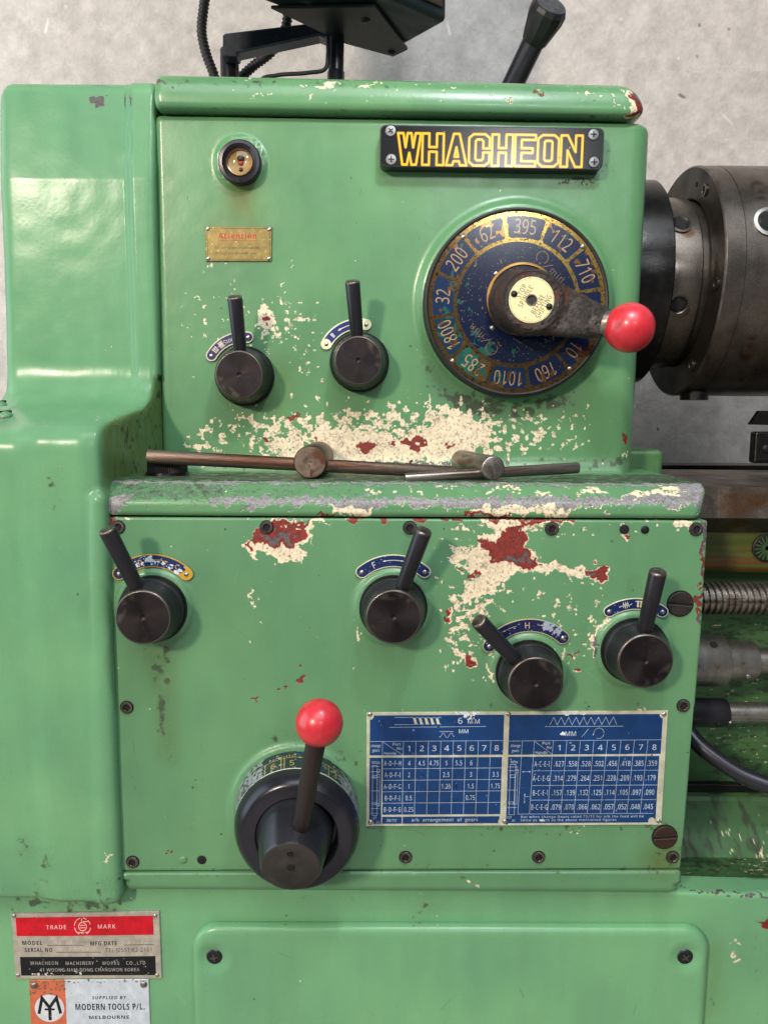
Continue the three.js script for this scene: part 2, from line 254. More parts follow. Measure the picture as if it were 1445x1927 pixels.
const mHead = paint({
  x0: P(280, 500, ZH)[0], x1: P(1245, 500, ZH)[0] + 0.1, y0: P(700, 900, ZH)[1], y1: P(700, 200, ZH)[1], at: at(ZH), base: GREEN, gloss: 0.31, dots: 160, scratches: 70,
  cream: [
    { k: 0.95, p: [580, 820, 600, 800, 640, 806, 700, 806, 740, 824, 790, 812, 815, 786, 850, 776, 885, 784, 905, 800, 918, 815, 905, 836, 870, 850, 860, 868, 600, 870, 610, 852] },
    { k: 0.6, p: [486, 830, 520, 812, 560, 826, 590, 850, 560, 868, 520, 862, 500, 846] }, { e: [500, 598, 17, 19] }, { e: [531, 560, 5, 4] }, { e: [536, 583, 5, 4] }, { e: [524, 628, 11, 6] }, { e: [514, 618, 6, 4] }, { e: [575, 662, 4, 3] },
    { e: [551, 497, 5, 3] }, { e: [535, 541, 4, 3] }, { e: [438, 690, 5, 3] }, { e: [358, 709, 4, 3] }, { e: [1105, 762, 4, 3] }, { e: [1130, 868, 4, 3] }, { e: [1182, 856, 6, 5] },
  ],
  red: [{ e: [780, 832, 20, 8] }, [765, 838, 800, 822, 802, 840, 775, 844], { e: [690, 840, 22, 7] }, { e: [742, 832, 9, 5] }, { e: [850, 840, 7, 4] }, { e: [501, 600, 6, 6] }, { e: [552, 783, 10, 5] }, { e: [498, 833, 7, 4] }, { e: [600, 828, 5, 4] }, { e: [1178, 834, 6, 7] }],
  iron: [{ e: [1095, 338, 20, 5] }, { e: [1068, 336, 8, 4] }, [655, 880, 900, 880, 900, 874, 655, 874]],
  specks: [
    { p: [480, 806, 580, 768, 700, 772, 800, 758, 890, 762, 960, 800, 950, 850, 920, 876, 480, 876, 420, 850], k: 0.84 }, { p: [330, 840, 420, 770, 520, 776, 520, 868, 360, 868], k: 0.52 }, { p: [950, 770, 1090, 780, 1090, 850, 950, 868], k: 0.5 },
    { p: [470, 590, 580, 560, 590, 660, 500, 670], k: 0.45 }, { p: [370, 530, 440, 480, 440, 640, 340, 640], k: 0.2 }, { p: [540, 640, 580, 560, 620, 760, 560, 760], k: 0.3 },
  ],
  grime: [{ p: [790, 660, 840, 720, 960, 755, 1080, 735, 1090, 765, 960, 790, 860, 776, 800, 720], k: 0.85 }, { p: [1130, 240, 1160, 260, 1155, 330, 1130, 350], k: 0.35 }, { p: [296, 216, 1215, 232, 1215, 240, 296, 224], k: 0.4 }, { p: [300, 862, 1190, 862, 1190, 884, 300, 884], k: 0.7 }, { p: [345, 590, 366, 590, 366, 640, 345, 640], k: 0.25 }, { p: [385, 488, 515, 490, 515, 500, 385, 498], k: 0.5 }, { p: [1120, 330, 1140, 330, 1140, 345, 1060, 345], k: 0.55 }],
  stain: [{ p: [430, 340, 482, 340, 476, 420, 430, 420], k: 0.9 }, { p: [395, 400, 500, 400, 500, 430, 395, 430], k: 0.4 }, { p: [440, 730, 560, 660, 540, 780, 420, 780], k: 0.3 }],
});
const mTop = paint({
  x0: P(285, 180, ZH)[0] - 0.02, x1: P(1235, 180, ZH)[0] + 0.03, y0: P(700, 235, ZH)[1] - 0.01, y1: P(700, 140, ZH)[1] + 0.03, at: at(ZH + 0.012), base: GREEN, gloss: 0.28, dots: 90, scratches: 30,
  cream: [{ e: [620, 156, 22, 5] }, { e: [690, 158, 14, 4] }, { e: [1155, 173, 5, 4] }, { e: [1160, 186, 5, 4] }, { e: [961, 193, 5, 6] }, { e: [1070, 154, 10, 3] }, { e: [880, 210, 3, 3] }, { e: [1176, 206, 3, 4] }, [1172, 160, 1190, 160, 1260, 180, 1260, 236, 1180, 232, 1192, 200]],
  red: [{ e: [1012, 172, 8, 4] }, [1180, 166, 1206, 170, 1226, 190, 1240, 200, 1224, 216, 1188, 224, 1200, 196], { e: [296, 150, 6, 6] }, { e: [962, 194, 3, 3] }],
  iron: [[1186, 158, 1222, 164, 1256, 190, 1250, 230, 1214, 190], { e: [300, 149, 20, 3] }],
  specks: [{ p: [430, 146, 760, 150, 760, 168, 430, 164], k: 0.42 }, { p: [760, 150, 1180, 160, 1180, 185, 760, 168], k: 0.18 }],
  grime: [{ p: [292, 200, 1220, 218, 1220, 232, 292, 214], k: 0.6 }, { p: [300, 142, 760, 146, 760, 162, 300, 158], k: 0.75 }, { p: [292, 140, 310, 140, 310, 160, 292, 160], k: 0.7 }],
});
const ZB = -0.022;                                          // how far the gearbox bevel leans back
const bevelAt = (u, v) => { const z = v < 945 ? lin(v, 905, ZB, 945, 0) : 0, p = P(u, v, z); return [p[0], p[1] - z * 0.55]; };
const mBevel = paint({
  x0: P(195, 950)[0] - 0.03, x1: P(1335, 950)[0] + 0.03, y0: P(700, 980)[1], y1: P(700, 905, ZB)[1] + 0.15, at: bevelAt, ironCol: [126, 124, 126], base: GREEN, gloss: 0.34, dots: 120, scratches: 160, rag: 0.7, ppm: 2100,
  cream: [{ k: 0.8, p: [470, 940, 560, 936, 640, 940, 760, 938, 900, 940, 1000, 937, 1130, 936, 1180, 930, 1230, 920, 1290, 908, 1328, 914, 1328, 950, 1280, 954, 1200, 951, 1130, 955, 1000, 953, 880, 951, 760, 956, 700, 951, 560, 953, 480, 949] }, { k: 0.8, p: [890, 946, 1080, 952, 1070, 972, 890, 972] }, [620, 950, 700, 950, 690, 972, 630, 970], { e: [700, 925, 5, 5] }, { e: [1020, 924, 8, 4] }, { e: [1195, 928, 12, 5] }, { e: [1120, 922, 20, 6] }, { e: [960, 914, 14, 4] }],
  red: [{ e: [460, 971, 10, 3] }, [590, 968, 640, 968, 640, 976, 590, 976], [880, 968, 960, 968, 960, 978, 880, 978]],
  iron: [{ k: 1.0, p: [400, 936, 700, 936, 1000, 935, 1250, 932, 1330, 918, 1334, 950, 1000, 953, 700, 953, 400, 951] }, [200, 940, 236, 930, 250, 944, 208, 972, 198, 972], [1275, 908, 1330, 906, 1336, 960, 1300, 952, 1290, 930], [205, 900, 1325, 900, 1325, 908, 205, 908]],
  specks: [{ p: [700, 906, 1280, 906, 1280, 945, 700, 945], k: 0.22 }], scuff: [{ p: [206, 908, 440, 908, 420, 944, 212, 940], k: 0.85 }, { p: [440, 908, 760, 908, 700, 936, 430, 940], k: 0.4 }, { p: [200, 800, 1330, 800, 1330, 906, 200, 906], k: 0.6 }],
  grime: [{ p: [206, 908, 430, 908, 420, 942, 212, 940], k: 0.5 }, { p: [430, 908, 640, 908, 620, 930, 430, 940], k: 0.3 }, { p: [200, 780, 1330, 780, 1330, 902, 200, 902], k: 0.85 }],
});
const mPanel = paint({
  x0: P(190, 975)[0] - 0.01, x1: P(1345, 975)[0] + 0.02, y0: P(700, 1700)[1] - 0.005, y1: P(700, 965)[1] + 0.005, at: at(0), base: [91, 136, 98], gloss: 0.34, dots: 170, scratches: 70, rag: 0.6, ppm: 2100,
  cream: [
    [458, 1022, 476, 1008, 486, 990, 520, 978, 606, 974, 594, 990, 578, 1000, 592, 1018, 580, 1026, 566, 1034, 580, 1050, 545, 1050, 536, 1062, 518, 1056, 514, 1046, 482, 1042],
    [836, 1026, 872, 1032, 902, 1026, 906, 1010, 938, 1000, 905, 984, 896, 972, 1070, 972, 1062, 982, 1004, 984, 990, 1000, 990, 1022, 1014, 1050, 1042, 1062, 1090, 1068, 1122, 1064, 1144, 1070, 1138, 1096, 1120, 1104, 1098, 1084, 1062, 1078, 1020, 1080, 1000, 1074, 960, 1086, 922, 1112, 906, 1102, 890, 1076, 868, 1054],
    [884, 1098, 904, 1090, 914, 1116, 896, 1124, 888, 1134, 856, 1144, 852, 1138, 876, 1122, 870, 1112], [850, 1178, 884, 1172, 884, 1184, 858, 1190], [846, 1212, 866, 1220, 880, 1238, 895, 1246, 892, 1256, 874, 1254, 868, 1240], { e: [860, 1054, 8, 9] }, { e: [866, 1074, 6, 6] }, { e: [846, 1152, 9, 10] }, { e: [1000, 1262, 3, 3] }, { e: [918, 1264, 5, 22] }, { e: [872, 1160, 8, 10] },
    [1118, 1176, 1140, 1160, 1150, 1164, 1128, 1184, 1118, 1214, 1122, 1242, 1113, 1236, 1112, 1200], { e: [676, 1186, 4, 16] }, { e: [1073, 1144, 8, 3] }, { e: [1052, 1131, 8, 5] }, { e: [1017, 1122, 5, 3] }, { e: [507, 1026, 4, 4] }, { e: [327, 1026, 4, 4] }, { e: [475, 1121, 4, 4] }, { e: [480, 1135, 6, 3] }, { e: [495, 1177, 6, 3] }, { e: [475, 1203, 5, 3] }, { e: [515, 1094, 4, 3] }, { e: [662, 1255, 3, 3] },
    { e: [1290, 985, 30, 8] }, { e: [1180, 1010, 6, 10] }, { e: [1084, 1562, 5, 3] }, { e: [890, 1659, 5, 3] }, { e: [200, 1617, 9, 4] }, { e: [1086, 1258, 8, 6] }, { e: [856, 1130, 5, 8] }, [1205, 1335, 1190, 1340, 1225, 1342],
  ],
  red: [
    [470, 1022, 484, 996, 520, 982, 606, 973, 580, 982, 560, 990, 576, 1004, 586, 1012, 570, 1024, 552, 1026, 552, 1038, 530, 1034, 512, 1028, 492, 1030],
    [898, 1022, 934, 1016, 986, 980, 986, 1024, 1020, 1064, 990, 1070, 950, 1060, 914, 1044], [1094, 1070, 1118, 1066, 1140, 1072, 1136, 1090, 1120, 1100, 1106, 1086], [900, 972, 1090, 972, 1080, 980, 900, 979], { e: [892, 1080, 12, 6] }, { e: [866, 1072, 5, 4] }, { e: [842, 1154, 5, 7] }, { e: [882, 1246, 8, 9] }, { e: [1072, 1232, 8, 3] }, { e: [1086, 1256, 6, 5] },
    { e: [569, 1274, 6, 5] }, { e: [535, 1292, 4, 4] }, { e: [488, 1322, 6, 4] }, { e: [570, 1250, 3, 3] }, { e: [588, 1178, 5, 3] }, { e: [212, 980, 14, 9] }, { e: [1184, 1010, 4, 5] }, { e: [317, 1607, 3, 3] }, { e: [378, 1643, 3, 2] }, { e: [716, 972, 10, 5] }, { e: [785, 974, 12, 6] }, { e: [836, 974, 10, 5] }, { e: [860, 974, 9, 5] }, { e: [672, 972, 14, 5] }, [1320, 1010, 1330, 1020, 1326, 1120, 1318, 1180, 1312, 1160, 1318, 1060],
  ],
  iron: [[486, 1008, 540, 1002, 560, 1012, 540, 1022, 500, 1020], { e: [975, 1052, 26, 6] }, { e: [1116, 1082, 8, 6] }, [1318, 976, 1334, 976, 1330, 1060, 1322, 1180, 1318, 1180, 1325, 1020, 1316, 1000], [1120, 1200, 1127, 1182, 1122, 1240, 1116, 1232]],
  specks: [{ p: [840, 1000, 950, 960, 960, 1110, 900, 1260, 840, 1260], k: 0.5 }, { p: [960, 960, 1320, 966, 1320, 984, 960, 984], k: 0.7 }, { p: [1000, 1080, 1120, 1100, 1100, 1260, 1040, 1220], k: 0.28 }, { p: [205, 962, 700, 964, 700, 978, 205, 976], k: 0.25 }],
  grime: [{ p: [270, 1205, 325, 1205, 320, 1300, 334, 1440, 304, 1440, 290, 1320], k: 0.66 }, { p: [255, 1205, 345, 1205, 340, 1235, 265, 1235], k: 0.5 }, { p: [355, 1110, 372, 1150, 365, 1190, 350, 1190], k: 0.5 }, { p: [690, 1552, 1250, 1552, 1250, 1566, 690, 1566], k: 0.6 }, { p: [690, 1330, 1250, 1328, 1250, 1342, 690, 1342], k: 0.6 }, { p: [225, 1632, 1280, 1632, 1280, 1646, 225, 1648], k: 0.55 }, { p: [490, 1380, 540, 1370, 640, 1390, 680, 1440, 660, 1440, 600, 1400, 500, 1410], k: 0.5 }, { p: [1240, 1090, 1315, 1090, 1315, 1170, 1240, 1170], k: 0.2 }, { p: [840, 985, 1200, 985, 1200, 1000, 840, 1000], k: 0.3 }, { p: [1220, 1540, 1290, 1540, 1290, 1640, 1210, 1640], k: 0.35 }],
  stain: [{ p: [1210, 1590, 1280, 1590, 1280, 1640, 1210, 1640], k: 0.6 }, { p: [280, 1210, 330, 1210, 335, 1430, 300, 1430], k: 0.3 }],
});
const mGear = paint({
  x0: -0.64, x1: -0.06, y0: P(100, 1720)[1], y1: P(100, 150, ZG)[1] + 0.03, at: (u, v) => P(u, v, v < 750 ? ZG : 0.004), base: [101, 149, 110], gloss: 0.25, spec: 0.45, peel: 0.024, dots: 60, scratches: 40, ppm: 1500, dirt: 0.3,  // same enamel as the headstock, lightened: brighter light put into the colour
  cream: [{ e: [200, 660, 3, 3] }, { e: [203, 1605, 10, 3] }, { e: [112, 882, 2, 5] }, { e: [124, 900, 2, 4] }],
  iron: [[166, 172, 176, 168, 190, 170, 194, 186, 184, 194, 172, 188]],
  specks: [{ p: [236, 700, 290, 700, 270, 760, 230, 740], k: 0.3 }],
  stain: [{ m: [-0.228, -0.08, -0.08, -0.08, -0.08, 0.03, -0.228, 0.03], k: 0.7 }], grime: [{ m: [-0.222, -0.08, -0.07, -0.08, -0.07, 0.05, -0.222, 0.0], k: 0.42 }, { p: [60, 880, 130, 880, 120, 960, 70, 960], k: 0.3 }, { p: [40, 1560, 60, 1560, 60, 1620, 40, 1620], k: 0.5 }, { p: [70, 1600, 100, 1590, 110, 1660, 75, 1670], k: 0.45 }, { p: [180, 1640, 230, 1640, 230, 1695, 180, 1695], k: 0.6 }, { p: [0, 1670, 190, 1670, 190, 1690, 0, 1690], k: 0.4 }, { p: [250, 170, 290, 160, 290, 240, 250, 200], k: 0.3 }, { p: [195, 1000, 206, 1000, 230, 1640, 216, 1640], k: 0.35 }],  // polygons in metres: dirty spots on the side wall, with its shade painted in
});
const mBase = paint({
  x0: -0.45, x1: 0.75, y0: -0.62, y1: -0.36, at: at(-0.01), base: [107, 160, 117], gloss: 0.3, dots: 90, scratches: 60, ppm: 1300,  // one paint with the headstock; the light down here is put into its colour
  cream: [{ e: [1382, 1775, 5, 4] }, { e: [1384, 1806, 5, 5] }], red: [[1428, 1735, 1450, 1725, 1450, 1752, 1440, 1748], { e: [1350, 1680, 12, 2] }], iron: [[1278, 1672, 1450, 1690, 1450, 1684, 1278, 1668]],
  grime: [{ p: [0, 1686, 190, 1686, 240, 1700, 240, 1720, 0, 1716], k: 0.6 }, { p: [230, 1690, 1280, 1686, 1280, 1694, 230, 1698], k: 0.4 }, { p: [770, 1690, 840, 1690, 840, 1720, 770, 1740], k: 0.4 }, { p: [360, 1745, 1330, 1742, 1345, 1790, 1335, 1900, 1350, 1900, 1350, 1780, 1330, 1738, 360, 1738], k: 0.5 }, { p: [1390, 1750, 1450, 1750, 1450, 1850, 1400, 1850], k: 0.3 }],
  stain: [{ p: [1330, 1780, 1350, 1780, 1350, 1930, 1330, 1930], k: 0.4 }],
});
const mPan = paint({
  x0: 0.1, x1: 0.95, y0: -1.1, y1: 0.1, at: at(-0.1), base: [68, 108, 66], gloss: 0.4, dots: 300, scratches: 90, ppm: 900, dirt: 0.8, rag: 0.8,  // oily dirt, with the shade behind the rods put into a darker base
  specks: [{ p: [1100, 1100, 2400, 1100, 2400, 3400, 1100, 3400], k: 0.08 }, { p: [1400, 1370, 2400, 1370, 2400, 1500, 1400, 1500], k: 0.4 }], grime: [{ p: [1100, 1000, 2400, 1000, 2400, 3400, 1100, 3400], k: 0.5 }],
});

/* ------------------------------------------------------------------ the setting */
const mWall = (() => {
  const W = 1400, H = 1400, bx = 3.2;
  const f = (i, j) => { const x = i / W * bx, y = j / H * bx; return [fbm(x * 1.6, y * 1.6, 4), fbm(x * 9 + 4, y * 9, 5), fbm(x * 60, y * 60, 4), noise(x * 420, y * 420)]; };
  const c = canvas(W, H), g = c.getContext('2d'); g.fillStyle = '#000'; g.fillRect(0, 0, W, H);
  for (let i = 0; i < 620; i++) { g.fillStyle = rnd() < 0.5 ? '#a00' : '#0a0'; g.beginPath(); const r = 0.5 + 1.6 * rnd() ** 4; g.ellipse(rnd() * W, rnd() * H, r * (1 + rnd()), r, rnd() * 3, 0, 7); g.fill(); }
  for (let i = 0; i < 90; i++) { g.strokeStyle = rnd() < 0.6 ? '#0a0' : '#900'; g.lineWidth = 0.5 + rnd(); const x = rnd() * W, y = rnd() * H; g.beginPath(); g.moveTo(x, y); g.lineTo(x + (rnd() - 0.5) * 26, y + (rnd() - 0.3) * 26); g.stroke(); }
  const d = g.getImageData(0, 0, W, H).data;
  const map = dataTex(W, H, (i, j) => { const [a, b, e, n] = f(i, j); let t = 1 + 0.06 * (a - 0.5) + 0.06 * (b - 0.5) + 0.2 * (e - 0.5) + 0.08 * (n - 0.5); const k = 4 * (j * W + i); t *= 1 - 0.0032 * d[k]; t += 0.0014 * d[k + 1]; const s = clamp((b - 0.6) * 4) * 0.25; return [clamp(188 * t, 0, 255), clamp((181 - 5 * s) * t, 0, 255), clamp((177 - 10 * s) * t, 0, 255)]; }, true);
  const bump = dataTex(W, H, (i, j) => { const [, b, e, n] = f(i, j); const v = 255 * clamp(0.5 * b + 0.35 * e + 0.15 * n - 0.002 * d[4 * (j * W + i)]); return [v, v, v]; });
  return new THREE.MeshStandardMaterial({ map, bumpMap: bump, bumpScale: 0.004, roughness: 0.85 });
})();
const wall = part('wall', new THREE.BoxGeometry(6, 4.4, 0.2), mWall, scene); wall.position.set(0, 0.9, -0.74); wall.geometry.attributes.uv.array.forEach((v, i, a) => { a[i] = i % 2 ? v * 4.4 / 3.2 : v * 6 / 3.2 + 0.13; });
tag(wall, 'bare pale grey concrete wall behind the lathe', null, null, 'structure');
const floor = part('floor', new THREE.BoxGeometry(8, 0.1, 7), new THREE.MeshStandardMaterial({ map: mWall.map, color: 0xc8c8c4, roughness: 0.8 }), scene); floor.position.set(0, -1.3, 1.8);
tag(floor, 'grey concrete floor under the lathe', null, null, 'structure');

/* ------------------------------------------------------------------ the lathe */
const FOOT = [0.1, -1.25, -0.3];
const lathe = new THREE.Group(); lathe.name = 'lathe'; lathe.position.set(...FOOT); scene.add(lathe);
tag(lathe, 'green metal lathe with chipped paint, speed dial, black knobs and blue chart plate', 'lathe');
const L = (name, geo, mat, label) => { const m = part(name, geo, mat, lathe, label); m.position.set(-FOOT[0], -FOOT[1], -FOOT[2]); return m; };
const LG = (name, p, label) => group(name, lathe, [p[0] - FOOT[0], p[1] - FOOT[1], p[2] - FOOT[2]], label);
const uvM = (m) => m.userData.uv;

// headstock
const hTL = P(292, 300, ZH), hBL = P(305, 860, ZH), hTR = P(1226, 320, ZH), hBR = P(1197, 860, ZH), yLedge = P(722, 905, ZB)[1], dialC = P(969, 572, ZH), sightC = P(453, 306, ZH);
const headTop = (x) => lin(x, P(295, 214, ZH)[0], P(295, 214, ZH)[1], P(1220, 229, ZH)[0], P(1220, 229, ZH)[1]);
const fHead = (x, y, z) => {
  const a = Math.max(lin(y, hTL[1], hTL[0], hBL[1], hBL[0]) - x, x - lin(y, hTR[1], hTR[0], hBR[1], hBR[0])), b = Math.max(y - headTop(x) , yLedge - 0.03 - y), c = Math.max(z - ZH, -0.46 - z);
  let d = smax(rbox(a, -1, c, x > 0 ? 0.02 : 0.006), b, 0.007);
  d = smin(d, rbox(Math.max(a + 0.016, x - 0.3), y - yLedge - 0.001, z - ZH - 0.004, 0.002), 0.018);
  const r = Math.hypot(x - dialC[0], y - dialC[1]); d = smin(d, smax(r - 0.0925, Math.abs(z - ZH) - 0.005, 0.004), 0.012);
  const q = Math.hypot(x - sightC[0], y - sightC[1]); d = smin(d, smax(q - 0.0222, Math.abs(z - ZH) - 0.002, 0.0015), 0.007);
  return d + 0.0004 * (noise(x * 24 + 5, y * 21) - 0.5) + 0.00018 * (noise(x * 80 + z * 30, y * 75) - 0.5);
};
L('headstock', casting(fHead, [hTL[0] - 0.02, yLedge - 0.035, -0.47], [hTR[0] + 0.02, headTop(0) + 0.02, ZH + 0.02], 0.0042, uvM(mHead), ZH), mHead);
const cTL = P(289, 146, ZH - 0.012), cTR = P(1182, 166, ZH - 0.012);
const fTop = (x, y, z) => { const t = lin(x, cTL[0], cTL[1], cTR[0], cTR[1]) - 0.012 * sstep(P(1150, 180, ZH)[0], P(1240, 180, ZH)[0], x) ** 1.5; return smax(smax(smax(y - t, z - ZH - 0.012, 0.026), Math.max(headTop(x) + 0.001 - y, -0.47 - z), 0.007), Math.max(P(288, 180, ZH + 0.012)[0] - x, x - P(1229, 200, ZH + 0.01)[0]), x > 0 ? 0.026 : 0.007); };
L('top_cover', casting(fTop, [cTL[0] - 0.02, headTop(0.3) - 0.01, -0.48], [cTR[0] + 0.07, cTL[1] + 0.02, ZH + 0.022], 0.004, uvM(mTop), ZH + 0.012), mTop);

// gear cover at the left end
const gRt = (y) => lin(y, P(289, 200, ZG)[1], P(289, 200, ZG)[0], P(300, 700, ZG)[1], P(300, 700, ZG)[0]);
const wF = P(192, 880, 0)[0], wB = P(304, 850, ZH)[0], gL = P(-3, 420, ZG)[0], gTop = P(150, 140, ZG)[1], yCrease = P(150, 336, ZG)[1], gBot = P(100, 1687, 0)[1], xStep = [P(240, 450, ZG)[0], P(254, 450, ZG)[0]];
const shelf = (z) => lin(Math.max(z, ZG - 0.01), ZG, P(250, 752, ZG)[1] - 0.001, 0.004, P(190, 806, 0)[1]);
const ridge = (y) => [lin(y, P(178, 1000)[1], P(176, 1000, 0)[0], gBot, P(183, 1690, 0.008)[0]), lin(y, P(203, 1000)[1], P(203, 1000, 0.006)[0], gBot, P(229, 1690, 0.006)[0])];
const fGear = (x, y, z) => {
  const zf = ZG - Math.max(0, y - yCrease) * 0.12 + 0.0045 * sstep(xStep[0], xStep[1], x), wx = lin(z, 0, wF, ZH, wB);
  const low = smax(smax((y - shelf(z)) * 0.97, z - 0.004, 0.018), Math.max(gBot - y, -0.47 - z), 0.008), shelfB = smax(smax((y - shelf(z) + 0.004) * 0.97, z - 0.004, 0.018), Math.max(gBot - y, -0.47 - z), 0.004);
  const prof = smin(smax(smax(y - gTop, z - zf, 0.016), Math.max(-0.1 - y, -0.47 - z), 0.01), low, 0.036);
  const wav = 0.0003 * (noise(x * 26 + 5, y * 22) - 0.5) + 0.0003 * (noise(x * 75 + z * 40, y * 70) - 0.5);
  const right = y > 0.03 ? x - gRt(y) : x - wx;
  let d = smax(smax(prof, lin(Math.max(z, ZG), ZG, gL - 0.004 * (1 - sstep(0.0, 0.2, y)), 0, P(45, 800, 0)[0]) - x, 0.015), right, 0.006);
  d = smin(d, smax(smax(shelfB, -0.62 - x, 0.01), x - wx + 0.01, 0.01), 0.012);
  const [ra, rb] = ridge(y); if (y < 0) d = smin(d, rbox(Math.max(ra - x, x - rb), Math.max(y - P(190, 925)[1], gBot - 0.003 - y), Math.max(z - 0.0095, -0.03 - z), 0.0075), 0.006);
  return d + wav;
};
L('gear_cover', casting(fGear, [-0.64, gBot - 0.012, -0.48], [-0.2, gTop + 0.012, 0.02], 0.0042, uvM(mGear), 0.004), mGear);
for (const [u, v, z] of [[1, 757, -0.075], [11, 776, -0.055]]) {
  const y = P(u, v, z)[1] - 0.003, s = LG('cover_screw', [P(u, v, z)[0], y, z]); s.rotation.x = -Math.PI / 2 + 0.15;
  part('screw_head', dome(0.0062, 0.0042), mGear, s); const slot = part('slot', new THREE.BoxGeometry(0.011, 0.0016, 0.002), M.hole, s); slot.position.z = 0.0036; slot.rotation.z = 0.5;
}

// gearbox: top block with bevel, front panel, bottom strip
const bXl = (y) => lin(y, P(206, 905, ZB)[1], P(201, 905, ZB)[0], P(199, 972)[1], P(197, 972)[0]), bXr = (y) => lin(y, P(1324, 905, ZB)[1], P(1325, 905, ZB)[0], P(1332, 972)[1], P(1333, 972)[0]);
const ySeam = P(722, 972)[1], yBev = P(722, 945)[1], bn = Math.hypot(yLedge - yBev, ZB);
const fBlock = (x, y, z) => {
  const bevel = ((y - yBev) * -ZB + (z - 0) * (yLedge - yBev)) / bn;
  let d = Math.max(smax(y - yLedge, smax(bevel, z, 0.003), 0.003), ySeam - y);
  return smax(d, Math.max(bXl(y) - x, x - bXr(y) + 0.5 * Math.max(0, z + 0.016), -0.3 - z), 0.0045);
};
L('gearbox_top', casting(fBlock, [-0.27, ySeam - 0.006, -0.18], [0.3, yLedge + 0.006, 0.008], 0.003, uvM(mBevel), 0), mBevel);
const pTL = P(203, 973), pTR = P(1332, 973), pMR = P(1320, 1180), pBR = P(1281, 1636), pBL = P(229, 1640), knobs = [[291, 1143.5], [740, 1143], [994, 1263], [1191, 1222]].map(([u, v]) => P(u, v)), feedC = P(559, 1520);
const yPB = (x) => lin(x, pBL[0], pBL[1], pBR[0], pBR[1]);
const fPanel = (x, y, z) => {
  const xr = y > pMR[1] ? lin(y, pTR[1], pTR[0], pMR[1], pMR[0]) : lin(y, pMR[1], pMR[0], pBR[1], pBR[0]);
  let d = rbox(Math.max(lin(y, pTL[1], pTL[0], pBL[1], pBL[0]) - x, x - xr), Math.max(y - pTL[1], yPB(x) - y), Math.max(z, -0.022 - z), 0.0016);
  for (const [a, b] of knobs) { const r = Math.hypot(x - a, y - b); if (r < 0.06) d = smin(d, smax(r - 0.0312, Math.abs(z) - 0.0022, 0.002), 0.008); }
  const q = Math.hypot(x - feedC[0], y - feedC[1]); if (q < 0.09) d = smin(d, smax(q - 0.0574, Math.abs(z) - 0.0022, 0.002), 0.007);
  return d + 0.00012 * (noise(x * 60 + 5, y * 55) - 0.5);
};
L('gearbox_panel', casting(fPanel, [-0.27, pBL[1] - 0.008, -0.028], [0.3, pTL[1] + 0.008, 0.012], 0.003, uvM(mPanel), 0), mPanel);
const sB = P(700, 1683, 0.001)[1];
const fStrip = (x, y, z) => rbox(Math.max(P(231, 1660)[0] - x, x - P(1280, 1660)[0]), Math.max(y - yPB(x) + 0.0009, sB - y), Math.max(z - 0.0015, -0.15 - z), y < sB + 0.012 ? 0.009 : 0.002);
L('gearbox_sill', casting(fStrip, [-0.26, sB - 0.008, -0.16], [0.3, pBL[1] + 0.008, 0.008], 0.003, uvM(mPanel), 0), mPanel);
// inner body behind the panel, seen only in the seams and past its worn right edge
const innerR = P(1272, 1400, 0)[0];
L('gearbox_body', new THREE.BoxGeometry(innerR + 0.21, 0.3, 0.12).translate((innerR - 0.21) / 2, -0.245, -0.0835), M.casting);

// base cabinet with its cover plate
const zC = -0.011, yLip = P(1360, 1679, zC)[1];
const fCab = (x, y, z) => rbox(Math.max(-0.7 - x, x - 1.0), Math.max(y - (x > 0.2 ? yLip - 0.02 * Math.max(0, x - 0.25) : gBot + 0.03), -1.23 - y), Math.max(z - zC, zC - 0.03 - z), 0.004);
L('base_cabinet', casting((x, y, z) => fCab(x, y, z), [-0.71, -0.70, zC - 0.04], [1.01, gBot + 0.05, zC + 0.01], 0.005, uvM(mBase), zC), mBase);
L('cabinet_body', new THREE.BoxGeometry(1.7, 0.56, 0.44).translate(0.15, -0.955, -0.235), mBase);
const kL = P(361, 1850, 0)[0], kR = P(1333, 1850, 0)[0], kT = P(800, 1747, 0)[1], kB = P(800, 2010, 0)[1], kScr = [P(403, 1803, -0.001), P(1290, 1803, -0.001)];
const fCover = (x, y, z) => {
  const cx = (kL + kR) / 2, cy = (kT + kB) / 2, qx = Math.abs(x - cx) - (kR - kL) / 2 + 0.024, qy = Math.abs(y - cy - 0.0035 * (x - cx)) - (kT - kB) / 2 + 0.024;
  let d = smax(Math.hypot(Math.max(qx, 0), Math.max(qy, 0)) + Math.min(Math.max(qx, qy), 0) - 0.024, Math.max(z + 0.0005, zC - 0.004 - z), 0.0085);
  for (const [a, b] of kScr) d = smax(d, 0.0135 - Math.hypot(x - a, y - b, (z - 0.0085) * 1.15), 0.008);
  return d;
};
L('cabinet_cover', casting(fCover, [kL - 0.01, kB - 0.01, zC - 0.008], [kR + 0.01, kT + 0.012, 0.006], 0.0028, uvM(mBase), 0), mBase);

